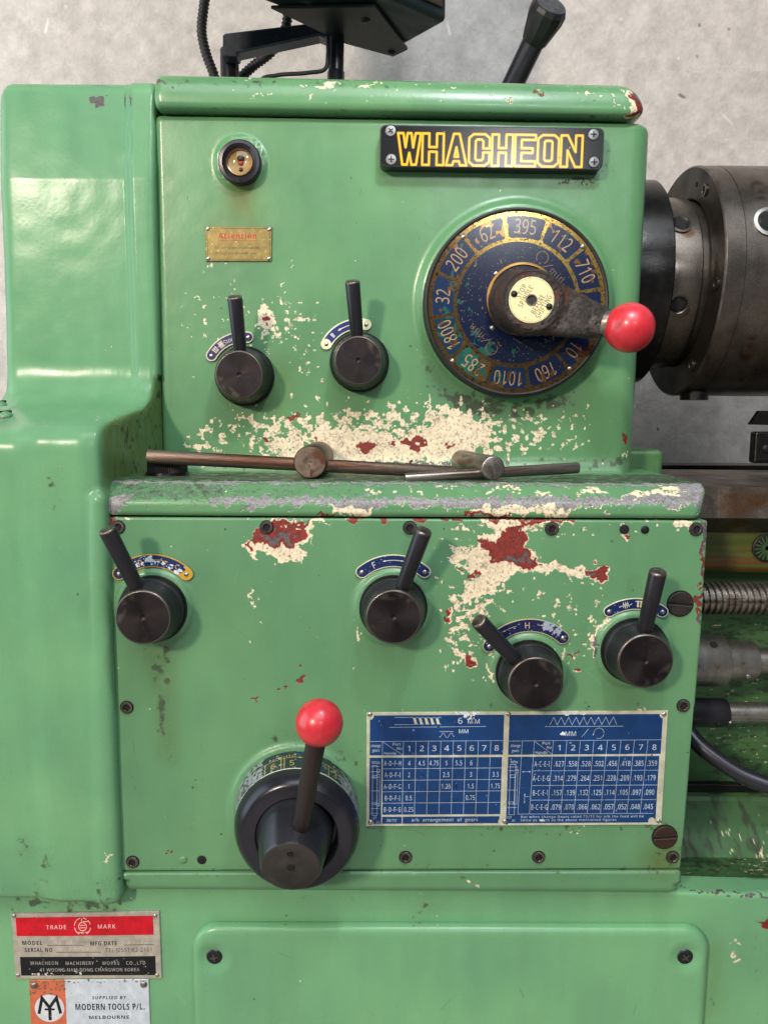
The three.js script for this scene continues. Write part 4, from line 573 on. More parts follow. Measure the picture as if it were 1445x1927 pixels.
// --- speed dial
{ const zD = ZH + 0.0065, c0 = P(968, 574, zD), G = LG('speed_dial', [c0[0], c0[1], ZH], 'large round speed dial, brass ring of numbered blue cells, black lever with red ball');
  const R = 172 * pxm(zD) * 0.972;
  part('rim', turned([[R * 1.01, 0.004], [R, 0.0165], [R * 0.992, 0.0195], [R * 0.972, 0.0205], [R * 0.956, 0.0198], [R * 0.954, 0.0185]], 128), M.rubber, G);
  const S = 1400, cv = canvas(S, S), g = cv.getContext('2d'), C = S / 2, k = C / (166);     // photograph pixels -> canvas
  g.fillStyle = '#7c6236'; g.fillRect(0, 0, S, S);
  const seg = (r0, r1, a0, a1, rr, f) => { const n = 14, pts = []; const d0 = rr / r0, d1 = rr / r1; for (let i = 0; i <= n; i++) { const a = mix(a0 + d1, a1 - d1, i / n); pts.push([C + r1 * Math.sin(a), C - r1 * Math.cos(a)]); } pts.push([C + (r1 - rr) * Math.sin(a1), C - (r1 - rr) * Math.cos(a1)], [C + (r0 + rr) * Math.sin(a1), C - (r0 + rr) * Math.cos(a1)]); for (let i = n; i >= 0; i--) { const a = mix(a0 + d0, a1 - d0, i / n); pts.push([C + r0 * Math.sin(a), C - r0 * Math.cos(a)]); } pts.push([C + (r0 + rr) * Math.sin(a0), C - (r0 + rr) * Math.cos(a0)], [C + (r1 - rr) * Math.sin(a0), C - (r1 - rr) * Math.cos(a0)]); g.beginPath(); pts.forEach(([x, y]) => g.lineTo(x, y)); g.closePath(); f(); };
  g.fillStyle = '#0a1733'; g.beginPath(); g.arc(C, C, 112 * k, 0, 7); g.fill(); g.strokeStyle = '#4e3a1c'; g.lineWidth = 5; g.stroke();
  const nums = ['395', '112', '710', '8', '', ' 10', '160', '1010', '285', '1800', '32', '200', '62'].slice(0, 13);
  const cells = ['395', '112', '710', '8', '10', '160', '1010', '285', '1800', '32', '200', '62'];
  const tint = { 285: '#1a4a46', 1010: '#10284a', 1800: '#102e42', 32: '#10284a' };
  cells.forEach((t, i) => { const a = 5 * Math.PI / 180 + i * Math.PI / 6, half = Math.PI / 12;
    g.strokeStyle = '#3c2c18'; g.lineWidth = 5; g.fillStyle = tint[t] ?? '#0c1b3c'; seg(118 * k, 158 * k, a - half * 0.925, a + half * 0.925, 4 * k, () => { g.fill(); g.stroke(); });
    if (i % 2) { g.lineWidth = 5; line(g, C + 114 * k * Math.sin(a - half), C - 114 * k * Math.cos(a - half), C + 165 * k * Math.sin(a - half), C - 165 * k * Math.cos(a - half)); } });
  // wear: bare brass showing through the enamel, green where it has corroded
  const im = g.getImageData(0, 0, S, S), d = im.data, met = new Uint8Array(S * S * 4);
  for (let j = 0, q = 0; j < S; j++) for (let i = 0; i < S; i++, q += 4) {
    const x = (i - C) / k, y = (j - C) / k, r = Math.hypot(x, y), a = Math.atan2(x, -y) * 180 / Math.PI; const brass = d[q] > d[q + 2];
    const ring = r > 119 && r < 158, low = Math.exp(-(((a < 0 ? a + 360 : a) - 222) ** 2) / 1100), w = fbm(i * 0.0186, j * 0.0186, 5), n = fbm(i * 0.07, j * 0.07, 4);
    let br = brass ? 1 : 0; if (!brass && ring && w > 0.68 - 0.12 * low) { br = 0.9; d[q] = 126; d[q + 1] = 92; d[q + 2] = 58; } if (!brass && !ring && r > 60 && n > 0.755) { d[q] = 120; d[q + 1] = 104; d[q + 2] = 84; }
    if (!brass && (r > 84) && fbm(i * 0.016 + 50, j * 0.016, 4) > 0.78 - 0.24 * low) { d[q] = mix(d[q], 30, 0.8); d[q + 1] = mix(d[q + 1], 92, 0.8); d[q + 2] = mix(d[q + 2], 76, 0.8); }
    if (brass) { const t = clamp((n - 0.42) * 2.4), right = sstep(-40, 120, x - y); d[q] = mix(mix(112, 84, t), 158, right * (1 - t)); d[q + 1] = mix(mix(88, 64, t), 132, right * (1 - t)); d[q + 2] = mix(mix(54, 40, t), 70, right * (1 - t)); if (n > 0.7) { d[q] *= 0.7; d[q + 1] *= 0.66; d[q + 2] *= 0.6; } }  // brass is painted lighter towards the upper right
    const v = br * 200; met[q] = met[q + 1] = met[q + 2] = v; met[q + 3] = 255; const t = 1 + 0.16 * (rnd() - 0.5); d[q] *= t; d[q + 1] *= t; d[q + 2] *= t;
  }
  g.putImageData(im, 0, 0);
  // numbers and rotation signs
  const numCol = '#a08262';
  cells.forEach((t, i) => { const a = 5 * Math.PI / 180 + i * Math.PI / 6; g.save(); g.translate(C, C); g.rotate(a); g.translate(t === '8' ? -8 * k : t === '10' ? 6 * k : 0, -138.5 * k); for (const [c, o] of [['#2a1c14', 3], [numCol, 0]]) { g.fillStyle = c; txt(g, t, o, o, 36 * k, { sx: 0.68, sp: 1.2 * k }); } g.restore(); });
  const sign = (a) => { g.save(); g.translate(C, C); g.rotate(a); g.strokeStyle = g.fillStyle = '#6f5644'; g.lineWidth = 1.7 * k; g.beginPath(); g.arc(-22 * k, -92 * k, 11 * k, 1.9, 1.9 + 4.9); g.stroke(); arrow(g, -17 * k, -82 * k, -21 * k, -81 * k, 5 * k); line(g, -10 * k, -80 * k, 2 * k, -96 * k); txt(g, 'min', 20 * k, -88 * k, 17 * k, { sp: 1.5 * k }); g.restore(); };
  sign(42 * Math.PI / 180); sign(222 * Math.PI / 180);
  flakes(g, S, S, 160, '#0c1230', 4);
  const metT = finish(new THREE.DataTexture((() => { const o = new Uint8Array(met.length); for (let j = 0; j < S; j++) o.set(met.subarray(j * S * 4, (j + 1) * S * 4), (S - 1 - j) * S * 4); return o; })(), S, S), false);
  const fR = R * 0.956, face = planarUV(turned([[fR, 0.0186], [R * 0.70, 0.0186], [R * 0.66, 0.0186], [0, 0.0186]], 128), (x, y) => [0.5 + 0.5 * x / fR, 0.5 + 0.5 * y / fR]);
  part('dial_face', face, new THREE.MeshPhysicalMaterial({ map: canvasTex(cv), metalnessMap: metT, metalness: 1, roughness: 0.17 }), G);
  const off = (u, v, z) => sub(P(u, v, ZH + z), [c0[0], c0[1], ZH]);
  rivets(G, [[871, 446], [1096, 464], [851, 679], [1072, 693], [933, 515], [1031, 522], [926, 617]].map(([u, v]) => off(u, v, 0.0186)), 0.0024);
  part('hub_ring', turned([[0.0345, 0.0186], [0.034, 0.0205], [0.0318, 0.021], [0.031, 0.0186]], 72), worn({ a: [120, 88, 46], b: [150, 112, 58], rough: 0.4, metal: 0.7 }), G).position.set(...off(976, 568, 0));
  const pc = new THREE.Vector3(...off(999.5, 565, 0.066)), h0 = new THREE.Vector3(...off(976, 568, 0.018)), ball = new THREE.Vector3(...off(1184, 617, 0.072));
  // hub and arm in one rough casting
  const armEnd = ball.clone().lerp(pc, 0.27); armEnd.z = 0.064;
  const fHub = (x, y, z) => { const t = clamp((z - h0.z) / (pc.z - h0.z)), ax = mix(h0.x, pc.x, t), ay = mix(h0.y, pc.y, t), r = Math.hypot(x - ax, y - ay); let q = smax(r - mix(0.0305, 0.0265, t), Math.abs(z - (h0.z + pc.z) / 2) - (pc.z - h0.z) / 2, 0.004);
    const dx = armEnd.x - pc.x, dy = armEnd.y - pc.y, l = Math.hypot(dx, dy), s = ((x - pc.x) * dx + (y - pc.y) * dy) / l, w = Math.abs((x - pc.x) * -dy + (y - pc.y) * dx) / l, ss = clamp(s / l); const zc = mix(0.048, 0.054, ss), ar = rbox(Math.max(-s - 0.001, s - l), w - mix(0.0282, 0.0148, ss), Math.abs(z - zc) - mix(0.013, 0.0095, ss), 0.006); q = smin(q, ar, 0.01);
    const e = smax(Math.hypot(x - armEnd.x, y - armEnd.y) - 0.0135, Math.abs(z - 0.055) - 0.0115, 0.004); return smin(q, e, 0.006) + 0.0007 * (noise(x * 500 + 9, y * 500 + z * 500) - 0.5); };
  const armGeo = casting(fHub, [-0.04, -0.075, 0.012], [0.13, 0.05, 0.082], 0.0021, (x, y) => [x * 9, y * 9], 0); part('lever_arm', armGeo, M.casting, G);
  { const d1 = ball.clone().sub(armEnd).normalize(), s0 = armEnd.clone(); s0.z = 0.058; part('ferrule', bar(s0.addScaledVector(d1, 0.006), ball, 0.0125, 0.0118, 0.002), M.steel, G); }
  part('ball_grip', along(ballGeo(0.0221), ball, ball.clone().add(ball.clone().sub(armEnd))), M.redBall, G);
  // cream cap disc
  const cc = canvas(700, 700), h = cc.getContext('2d'); h.fillStyle = '#ddd3a0'; h.fillRect(0, 0, 700, 700); h.strokeStyle = '#3a3424'; h.lineWidth = 4; h.beginPath(); h.arc(350, 350, 330, 0, 7); h.stroke();
  h.save(); h.translate(350, 350); h.rotate(-1.08); h.fillStyle = '#241f1a'; txt(h, 'STOP', 40, -200, 112, { sx: 0.78, sp: 8 }); txt(h, 'SPINDLE', 0, -106, 112, { sx: 0.76, sp: 6 }); txt(h, 'BEFORE', -10, 120, 112, { sx: 0.76, sp: 6 }); txt(h, 'SHIFTING', 0, 214, 112, { sx: 0.74, sp: 6 }); h.restore();
  flakes(h, 700, 700, 40, '#b49a62', 8); flakes(h, 700, 700, 90, '#8c7846', 3); h.fillStyle = '#c6b268'; grainy(cc, 0.06, 0.06);
  const dR = 0.0204, cap = planarUV(turned([[dR * 0.99, -0.001], [dR, 0.0004], [dR * 0.98, 0.0009], [0.0052, 0.0009]], 72), (x, y) => [0.5 + 0.5 * x / dR, 0.5 + 0.5 * y / dR]);
  const cm = part('cap_disc', cap, printed(cc, { metalness: 0, roughness: 0.45 }), G); cm.position.copy(pc); cm.position.z += 0.0003;
  const cb = part('centre_bolt', turned([[0.0056, 0.0006], [0.0052, 0.0012], [0.0044, 0.0012], [0.0036, -0.001], [0, -0.001]], 32), M.steel, G); cb.position.copy(cm.position);
  rivets(G, [[967, 553], [1033, 577]].map(([u, v]) => off(u, v, 0.0672)), 0.003, M.bolt, 'screw');
}

// --- feed dial with number band, ring, hub and lever
{ const b0 = P(559, 1520, 0), G = LG('feed_dial', b0, 'large black feed dial with numbered band and red ball lever'), off = (u, v, z) => new THREE.Vector3(...sub(P(u, v, z), b0));
  const cF = off(558.5, 1576, 0.046); // ring front centre
  const bw = 2040, bh = 170, cv = canvas(bw, bh), g = cv.getContext('2d'); g.fillStyle = '#26343a'; g.fillRect(0, 0, bw, bh); g.fillStyle = '#173a66'; g.fillRect(bw * 0.25, 0, 130, 34);
  g.strokeStyle = g.fillStyle = '#b8a040'; g.lineWidth = 4; g.fillStyle = '#ddd9c8'; g.fillRect(0, bh - 8, bw, 8); g.fillStyle = '#b8a040';
  // angle measured from the top; the band starts at 90 degrees left of it
  const X = (deg) => bw * (0.25 + deg / 360) ; line(g, X(-52), 78, X(-6), 62, X(48), 66); for (let n = -1; n < 6; n++) line(g, X(-11 + (n - 1) * -29), 62, X(-11 + (n - 1) * -29), bh - 10);
  line(g, X(-14), 66, X(-14), bh - 10); line(g, X(-30), 70, X(-30), bh - 10); line(g, X(31), 62, X(31), bh - 10); ['3', '5', '6'].forEach((t, i) => txt(g, t, X([38, -4, -22][i]), 114, 66, { sx: 0.85 })); for (let i = 0; i < 9; i++) line(g, X(-22 + i * 2.6), 66 - 8, X(-22 + i * 2.6) + 2, 36 + 14 * rnd());
  flakes(g, bw, bh, 500, '#8d9398', 7, [X(-90), 0, X(-34) - X(-90), bh]); flakes(g, bw, bh, 500, '#8d9398', 7, [X(46), 20, X(90) - X(46), bh - 20]); flakes(g, bw, bh, 900, '#98a096', 4); flakes(g, bw, bh, 300, '#0f1418', 5); grainy(cv, 0.3, 0.1);
  const skew = (geo) => { const p = geo.attributes.position; for (let i = 0; i < p.count; i++) { const t = p.getZ(i) / 0.046; p.setX(i, p.getX(i) + cF.x * t); p.setY(i, p.getY(i) + cF.y * t); } geo.computeVertexNormals(); return creased(geo, 0.5); };
  const band = turned([[0.0545, 0.002], [0.0532, 0.032]], 120); planarUV(band, (x, y, z) => [((Math.atan2(-x, -y) / (2 * Math.PI) + 1.25) % 1) , 1 - (z - 0.002) / 0.03]);
  { const p = band.attributes.position, uv = band.attributes.uv; for (let i = 0; i < p.count; i++) { const a = Math.atan2(p.getX(i), p.getY(i)); uv.setXY(i, 0.25 + a / (2 * Math.PI), 1 - (p.getZ(i) - 0.002) / 0.03); } for (let i = 0; i < p.count; i += 3) { const u = [0, 1, 2].map((q) => uv.getX(i + q)); if (Math.max(...u) - Math.min(...u) > 0.5) for (let q = 0; q < 3; q++) if (u[q] < 0.25) uv.setX(i + q, u[q] + 1); } }
  part('number_band', skew(band), printed(cv, { roughness: 0.5, metalness: 0.2 }), G);
  part('base_collar', skew(turned([[0.0560, -0.004], [0.0560, 0.0014], [0.0552, 0.0022], [0.053, 0.0022]], 120)), M.bolt, G);
  part('ring', skew(turned([[0.0531, 0.0321], [0.0529, 0.0345], [0.0505, 0.0405], [0.0480, 0.0440], [0.0458, 0.0458], [0.0440, 0.0463], [0.0352, 0.0463], [0.0342, 0.0453], [0.0338, 0.03], [0, 0.028]], 120)), M.blackSmooth, G);
  const hF = off(547.5, 1632.5, 0.078), hB = off(557, 1553, 0.033); const ax = hF.clone().sub(hB).normalize(), hubL = hF.distanceTo(hB);
  part('hub', along(turned([[0.0322, 0], [0.0318, 0.014], [0.0305, 0.0165], [0.0248, hubL - 0.003], [0.0236, hubL - 0.0007]], 72), hB, hF), M.blackSmooth, G); part('hub_face', along(turned([[0.0237, hubL - 0.0008], [0.0224, hubL], [0, hubL]], 72, 1.2), hB, hF), worn({ a: [52, 50, 50], b: [70, 66, 64], rough: 0.5, metal: 0.5, fx: 6, fy: 6 }), G);
  const up = new THREE.Vector3(0, 1, 0).addScaledVector(ax, -ax.y).normalize(), qx = new THREE.Quaternion().setFromUnitVectors(new THREE.Vector3(0, 0, 1), ax); const sx = part('set_pin', dome(0.0028, 0.0005, 16), M.bolt, G); sx.position.copy(hF).addScaledVector(up, 0.0135); sx.quaternion.copy(qx);
  const q = part('centre_hole', dome(0.0036, 0.0004, 20), M.hole, G); q.position.copy(hF); q.quaternion.copy(qx);
  const l0 = off(562, 1578, 0.062), bl = off(601, 1360, 0.106), d = bl.clone().sub(l0).normalize();
  part('lever', bar(l0, bl, 0.0070, 0.0076, 0.002), worn({ a: [46, 38, 38], b: [62, 54, 54], rough: 0.36, metal: 0.6, fx: 3, fy: 6 }), G); part('ball_grip', along(ballGeo(45.5 * (CAM_Z - 0.09) / FOC), bl, bl.clone().add(d)), M.redBall, G);
}

// --- chart plate
{ const W = 1701, H = 642, cv = canvas(W, H), g = cv.getContext('2d'), BL = '#0d386c', SI = '#b9b8a4', INK = '#c6cad0'; g.fillStyle = SI; g.fillRect(0, 0, W, H);
  const A = (x) => (x - 50) * 0.592, B = (y) => (y - 45) * 0.592, E = (x) => x * 0.6748 + 765, F = (y) => (y - 34) * 0.676; g.fillStyle = BL;
  g.fillRect(A(76), B(70), A(1360) - A(76), B(448) - B(70)); g.fillRect(A(76), B(470), A(192) - A(76), B(1108) - B(470)); g.fillRect(A(202), B(470), A(1352) - A(202), B(1020) - B(470)); g.fillRect(A(192), B(470), 8, 8); g.fillRect(A(202), B(1040), A(394) - A(202), B(1108) - B(1040)); g.fillRect(A(402), B(1040), A(1345) - A(402), B(1108) - B(1040));
  g.fillRect(E(60), F(58), E(1348) - E(60), F(388) - F(58)); g.fillRect(E(60), F(405), E(1338) - E(60), F(966) - F(405));
  g.fillStyle = SI; for (const [x, y] of [[A(80), B(76)], [A(84), B(1100)], [A(1368), B(1092)], [E(1350), F(64)], [E(1306), F(952)]]) { g.beginPath(); g.arc(x, y, 20, 0, 7); g.fill(); }
  g.strokeStyle = g.fillStyle = INK; g.lineWidth = 2.2;
  line(g, A(260), B(183), A(1190), B(180)); line(g, A(310), B(90), A(490), B(90)); line(g, A(310), B(158), A(500), B(158)); g.fillStyle = '#c4c0a4'; for (let i = 0; i < 5; i++) { const x = A(488 + i * 54); g.beginPath(); g.moveTo(x, B(94)); g.lineTo(x + 14, B(96)); g.lineTo(x + 26, B(156)); g.lineTo(x + 10, B(158)); g.fill(); line(g, x + 14, B(96), x + 22, B(90), x + 32, B(94)); line(g, x + 22, B(150), x + 32, B(156)); } g.fillStyle = INK;
  txt(g, '6', A(940), B(126), 46, { sx: 1.2 }); txt(g, 'MM', A(1070), B(132), 36, { sx: 1.15, sp: 2 }); txt(g, 'MM', A(975), B(225), 30, { sx: 1.15 }); g.beginPath(); for (let i = 0; i <= 40; i++) g.lineTo(A(740 + i * 3.75), B(262 - 22 * Math.cos((i / 40 * 2 - 0.55) * 2 * Math.PI) * (i < 3 || i > 37 ? 0.6 : 1))); g.stroke(); line(g, A(745), B(226), A(880), B(226));
  line(g, A(76), B(316), A(1362), B(314)); line(g, A(198), B(316), A(198), B(1108)); for (let i = 0; i < 8; i++) line(g, A(400 + i * 120), B(316), A(397 + i * 119), B(1020)); line(g, A(398), B(1040), A(398), B(1108)); for (let i = 1; i < 5; i++) line(g, A(202), B(466 + i * 110.5), A(1352), B(463 + i * 110.5)); line(g, A(202), B(320), A(396), B(448));
  txt(g, 'Port', A(334), B(342), 21, { sx: 1.2 }); txt(g, 'No', A(362), B(382), 21, { sx: 1.2 }); txt(g, 'Handle', A(272), B(427), 20, { sx: 1.1 }); txt(g, 'change', A(135), B(358), 22, { sx: 0.8 }); txt(g, 'gears', A(136), B(402), 22, { sx: 0.8 });
  for (let i = 0; i < 8; i++) { txt(g, String(i + 1), A(458 + i * 120), B(384), 43, { sx: 1.25 }); txt(g, String(i + 1), E(494 + i * 114), F(333), 43, { sx: 1.2 }); }
  const rows = [['A-D-F-H', '4', '4.5', '4.75', '5', '5.5', '6', '', ''], ['A-D-F-I', '2', '', '', '2.5', '', '3', '', '3.5'], ['A-D-F-G', '1', '', '', '1.25', '', '1.5', '', '1.75'], ['B-D-F-I', '0.5', '', '', '', '', '0.75', '', ''], ['B-D-F-G', '0.25', '', '', '', '', '', '', '']];
  rows.forEach((r, j) => r.forEach((t, i) => t && txt(g, t, i ? A(459 + (i - 1) * 119.5) : A(300), B(524 + j * 111.5), 38, { sx: i ? 0.66 : 0.62, sp: i ? 3 : 5 })));
  const rows2 = [['A-C-E-I', '.627', '.558', '.528', '.502', '.456', '.418', '.385', '.359'], ['A-C-E-G', '.314', '.279', '.264', '.251', '.228', '.209', '.193', '.179'], ['B-C-E-I', '.157', '.139', '.132', '.125', '.114', '.105', '.097', '.090'], ['B-C-E-G', '.079', '.070', '.066', '.062', '.057', '.052', '.048', '.045']];
  rows2.forEach((r, j) => r.forEach((t, i) => txt(g, t, i ? E(492 - j * 4 + (i - 1) * 112.5) : E(350 - j * 3), F(467 + j * 121.5), 41, { sx: i ? 0.7 : 0.6, sp: i ? 2 : 4 })));
  txt(g, '36T(a)', A(135), B(516), 19, { sx: 0.9 }); txt(g, '72T', A(124), B(1052), 19, { sx: 0.9 }); txt(g, '(b)', A(162), B(1090), 17); txt(g, '36/72', A(294), B(1074), 21, { sx: 1.1, it: -0.2 }); txt(g, 'a/b  arrangement  of  gears', A(812), B(1073), 25, { sx: 1.12, sp: 1.4 });
  const gearSym = (X0, Y0, s, t) => { const q = (x, y, w, h) => g.strokeRect(X0(x), Y0(y), X0(x + w) - X0(x), Y0(y + h) - Y0(y)); q(...s[0]); q(...s[1]); q(...s[2]); q(...s[3]); q(...s[4]); for (const [y0, y1] of t) line(g, X0(s[0][0] - 16), Y0(y0), X0(s[0][0] + 66), Y0(y1)); };
  gearSym(A, B, [[106, 544, 44, 484], [106, 640, 44, 24], [150, 630, 24, 304], [106, 902, 44, 20], [150, 584, 24, 28]], [[554, 554], [604, 604], [656, 656], [788, 788], [912, 912], [960, 960], [1004, 1004]]);
  gearSym(E, F, [[82, 470, 46, 424], [84, 556, 40, 22], [124, 548, 22, 256], [78, 784, 40, 18], [128, 510, 22, 30]], [[490, 490], [522, 522], [684, 684], [832, 832]]); txt(g, '36T(a', E(112), F(448), 19, { sx: 0.9 }); txt(g, '72T', E(86), F(916), 18); txt(g, '(b)', E(124), F(942), 16);
  zig(g, E(402), F(112), E(980) - E(402), 42, 9.25); line(g, E(360), F(156), E(1020), F(157)); txt(g, 'MM', E(580), F(218), 36, { sx: 1.1 }); line(g, E(676), F(244), E(730), F(176)); g.beginPath(); g.arc(E(818), F(214), 29, 2.9, 2.9 + 5.4); g.stroke(); arrow(g, E(772), F(230), E(770), F(216), 10);
  line(g, E(60), F(274), E(1348), F(271)); line(g, E(176), F(274), E(158), F(888)); line(g, E(278), F(274), E(258), F(888)); for (let i = 0; i < 8; i++) line(g, E(437 + i * 114), F(274), E(412 + i * 113), F(888)); for (let i = 0; i < 3; i++) line(g, E(272 - i * 4), F(524 + i * 123), E(1336), F(524 + i * 124)); line(g, E(156), F(888), E(1318), F(888)); line(g, E(280), F(278), E(432), F(386));
  txt(g, 'Port', E(378), F(294), 21, { sx: 1.2 }); txt(g, 'No', E(404), F(328), 21, { sx: 1.1 }); txt(g, 'Handle', E(340), F(370), 20, { sx: 1.1 }); txt(g, 'change', E(120), F(314), 22, { sx: 0.8 }); txt(g, 'gears', E(120), F(355), 22, { sx: 0.8 }); arrow(g, E(220), F(530), E(182), F(530), 12); arrow(g, E(220), F(530), E(258), F(530), 12); arrow(g, E(212), F(760), E(212), F(714), 12); arrow(g, E(212), F(760), E(212), F(798), 12); line(g, E(216), F(740), E(254), F(741));
  txt(g, 'But when change Gears rated 72/72 for a/b the feed will be', E(184), F(912), 18.5, { align: 'left', sx: 1.22, sp: 1.6 }); txt(g, 'twice as much as the above mentioned figures', E(184), F(941), 18.5, { align: 'left', sx: 1.22, sp: 1.6 });
  flakes(g, W, H, 16, '#dcdfe4', 8, [A(900), B(36), 140, 18]); flakes(g, W, H, 16, '#dcdfe4', 6, [A(990), B(68), 50, 30]); flakes(g, W, H, 26, '#d4d2c8', 10, [E(500), F(30), 150, 16]); flakes(g, W, H, 9, '#e0e2e6', 6, [E(500), F(194), 20, 26]); flakes(g, W, H, 8, '#e0e2e6', 7, [E(350), F(932), 30, 12]); flakes(g, W, H, 150, '#7f97bd', 2.6); flakes(g, W, H, 60, '#0a2350', 4);
  for (let i = 0; i < 40; i++) { g.strokeStyle = 'rgba(160,180,210,0.28)'; g.lineWidth = 1; const x = rnd() * W, y = rnd() * H; line(g, x, y, x + (rnd() - 0.5) * 60, y + (rnd() - 0.5) * 40); } grainy(cv, 0.14, 0.12);
  const c = [[690, 1341], [1257, 1337.5], [1244, 1552], [688.5, 1555]].map(([u, v]) => P(u, v, 0.0016)), G = LG('chart_plate', [0, 0, 0], 'blue thread and feed chart plate with silver border'); G.position.set(-FOOT[0], -FOOT[1], -FOOT[2]);
  part('plate', plate(c, 0.0014), printed(cv, { roughness: 0.34, metalness: 0.1 }), G); rivets(G, [[696, 1344], [956, 1343.5], [1249, 1344], [697, 1547.5], [949.5, 1545.5], [1238, 1545]].map(([u, v]) => P(u, v, 0.0015)), 0.0022);
}

// --- maker's plate and supplier's plate on the base cabinet
{ const W = 1280, H = 560, cv = canvas(W, H), g = cv.getContext('2d'), X = (x) => (x - 48) * 1.0, Y = (y) => (y - 72) * 0.985; g.fillStyle = '#aaa296'; g.fillRect(0, 0, W, H);
  for (let i = 0; i < 500; i++) { g.strokeStyle = rnd() < 0.5 ? 'rgba(255,255,255,0.06)' : 'rgba(40,30,20,0.08)'; line(g, rnd() * W, 0, rnd() * W, 0); const y = rnd() * H; line(g, 0, y, W, y + (rnd() - 0.5) * 6); }
  g.fillStyle = '#c40a22'; g.fillRect(34, Y(106), 1196, Y(268) - Y(106)); g.fillStyle = '#101218'; g.fillRect(48, Y(450), 1188, Y(614) - Y(450)); g.fillStyle = g.strokeStyle = '#e2cfc8'; txt(g, 'TRADE', X(432), Y(192), 48, { sp: 6, sx: 1.08 }); txt(g, 'MARK', X(868), Y(192), 48, { sp: 6, sx: 1.08 });
  g.lineWidth = 6; const ex = X(660), ey = Y(188); g.beginPath(); g.arc(ex, ey, 70, 0.15, 1.1); g.stroke(); g.beginPath(); g.arc(ex, ey, 70, 2.0, 3.0); g.stroke(); g.beginPath(); g.arc(ex, ey, 70, 3.25, 4.5); g.stroke(); g.beginPath(); g.arc(ex, ey, 70, 4.8, 6.05); g.stroke(); g.beginPath(); g.arc(ex, ey + 2, 34, 0, 7); g.stroke(); line(g, ex - 24, ey - 8, ex + 24, ey - 8); line(g, ex - 24, ey + 12, ex + 24, ey + 12); line(g, ex - 4, ey - 64, ex - 4, ey - 36); line(g, ex + 6, ey - 40, ex + 50, ey - 40); line(g, ex - 40, ey + 50, ex - 12, ey + 50, ex - 12, ey + 64); line(g, ex + 2, ey + 36, ex + 2, ey + 64); line(g, ex + 18, ey + 50, ex + 46, ey + 50);
  g.fillStyle = g.strokeStyle = '#12102c'; g.lineWidth = 4; txt(g, 'MODEL', X(212), Y(328), 48, { sp: 3, sx: 1.02, w: 'bold' }); txt(g, 'MFG.DATE', X(836), Y(336), 48, { sp: 3, w: 'bold', sx: 0.92 }); txt(g, 'SERIAL NO', X(264), Y(390), 48, { sp: 3, w: 'bold', sx: 0.92 }); txt(g, 'TEL (0551)82-2161', X(1056), Y(394), 47, { sp: 2, sx: 0.98 }); line(g, X(344), Y(349), X(664), Y(349)); line(g, X(1012), Y(352), X(1272), Y(352)); line(g, X(416), Y(410), X(808), Y(410));
  for (const [o, c] of [[2, '#4c463e'], [0, '#d8d2c6']]) { g.fillStyle = c; txt(g, 'WL-435', X(500) + o, Y(328) + o, 34, { sp: 16 }); txt(g, '89.03', X(1140) + o, Y(332) + o, 34, { sp: 22 }); txt(g, '0681-11', X(580) + o, Y(390) + o, 34, { sp: 22 }); }
  g.fillStyle = '#b4b2ac'; txt(g, 'WHACHEON', X(306), Y(506), 40, { sp: 4 }); txt(g, 'MACHINERY', X(616), Y(508), 40, { sp: 4 }); txt(g, 'WORKS', X(890), Y(508), 40, { sp: 5 }); txt(g, 'CO.,LTD', X(1110), Y(508), 40, { sp: 5 }); txt(g, '41 WOONG-NAM-DONG CHANGWON KOREA', X(700), Y(566), 40, { sp: 2.4 }); flakes(g, W, H, 30, '#c8c6c0', 6, [140, Y(590), 200, 26]); flakes(g, W, H, 14, '#d0d0cc', 7, [520, Y(575), 70, 26]); flakes(g, W, H, 60, '#b8b6b0', 2.6, [48, Y(450), 1188, 160]); flakes(g, W, H, 40, '#8a0614', 4, [34, Y(106), 1196, 150]); grainy(cv, 0.12, 0.12);
  const z = zC + 0.0017, c = [[21, 1719], [300, 1715], [305, 1841], [30, 1842]].map(([u, v]) => P(u, v, z)), G = LG('maker_plate', [0, 0, 0], 'metal plate with red TRADE MARK band'); G.position.set(-FOOT[0], -FOOT[1], -FOOT[2]); part('plate', plate(c, 0.0014), printed(cv, { roughness: 0.36, metalness: 0.2 }), G); rivets(G, [[27, 1723.5], [292, 1723], [296, 1835], [34.5, 1835.5]].map(([u, v]) => P(u, v, z)), 0.0021);
}
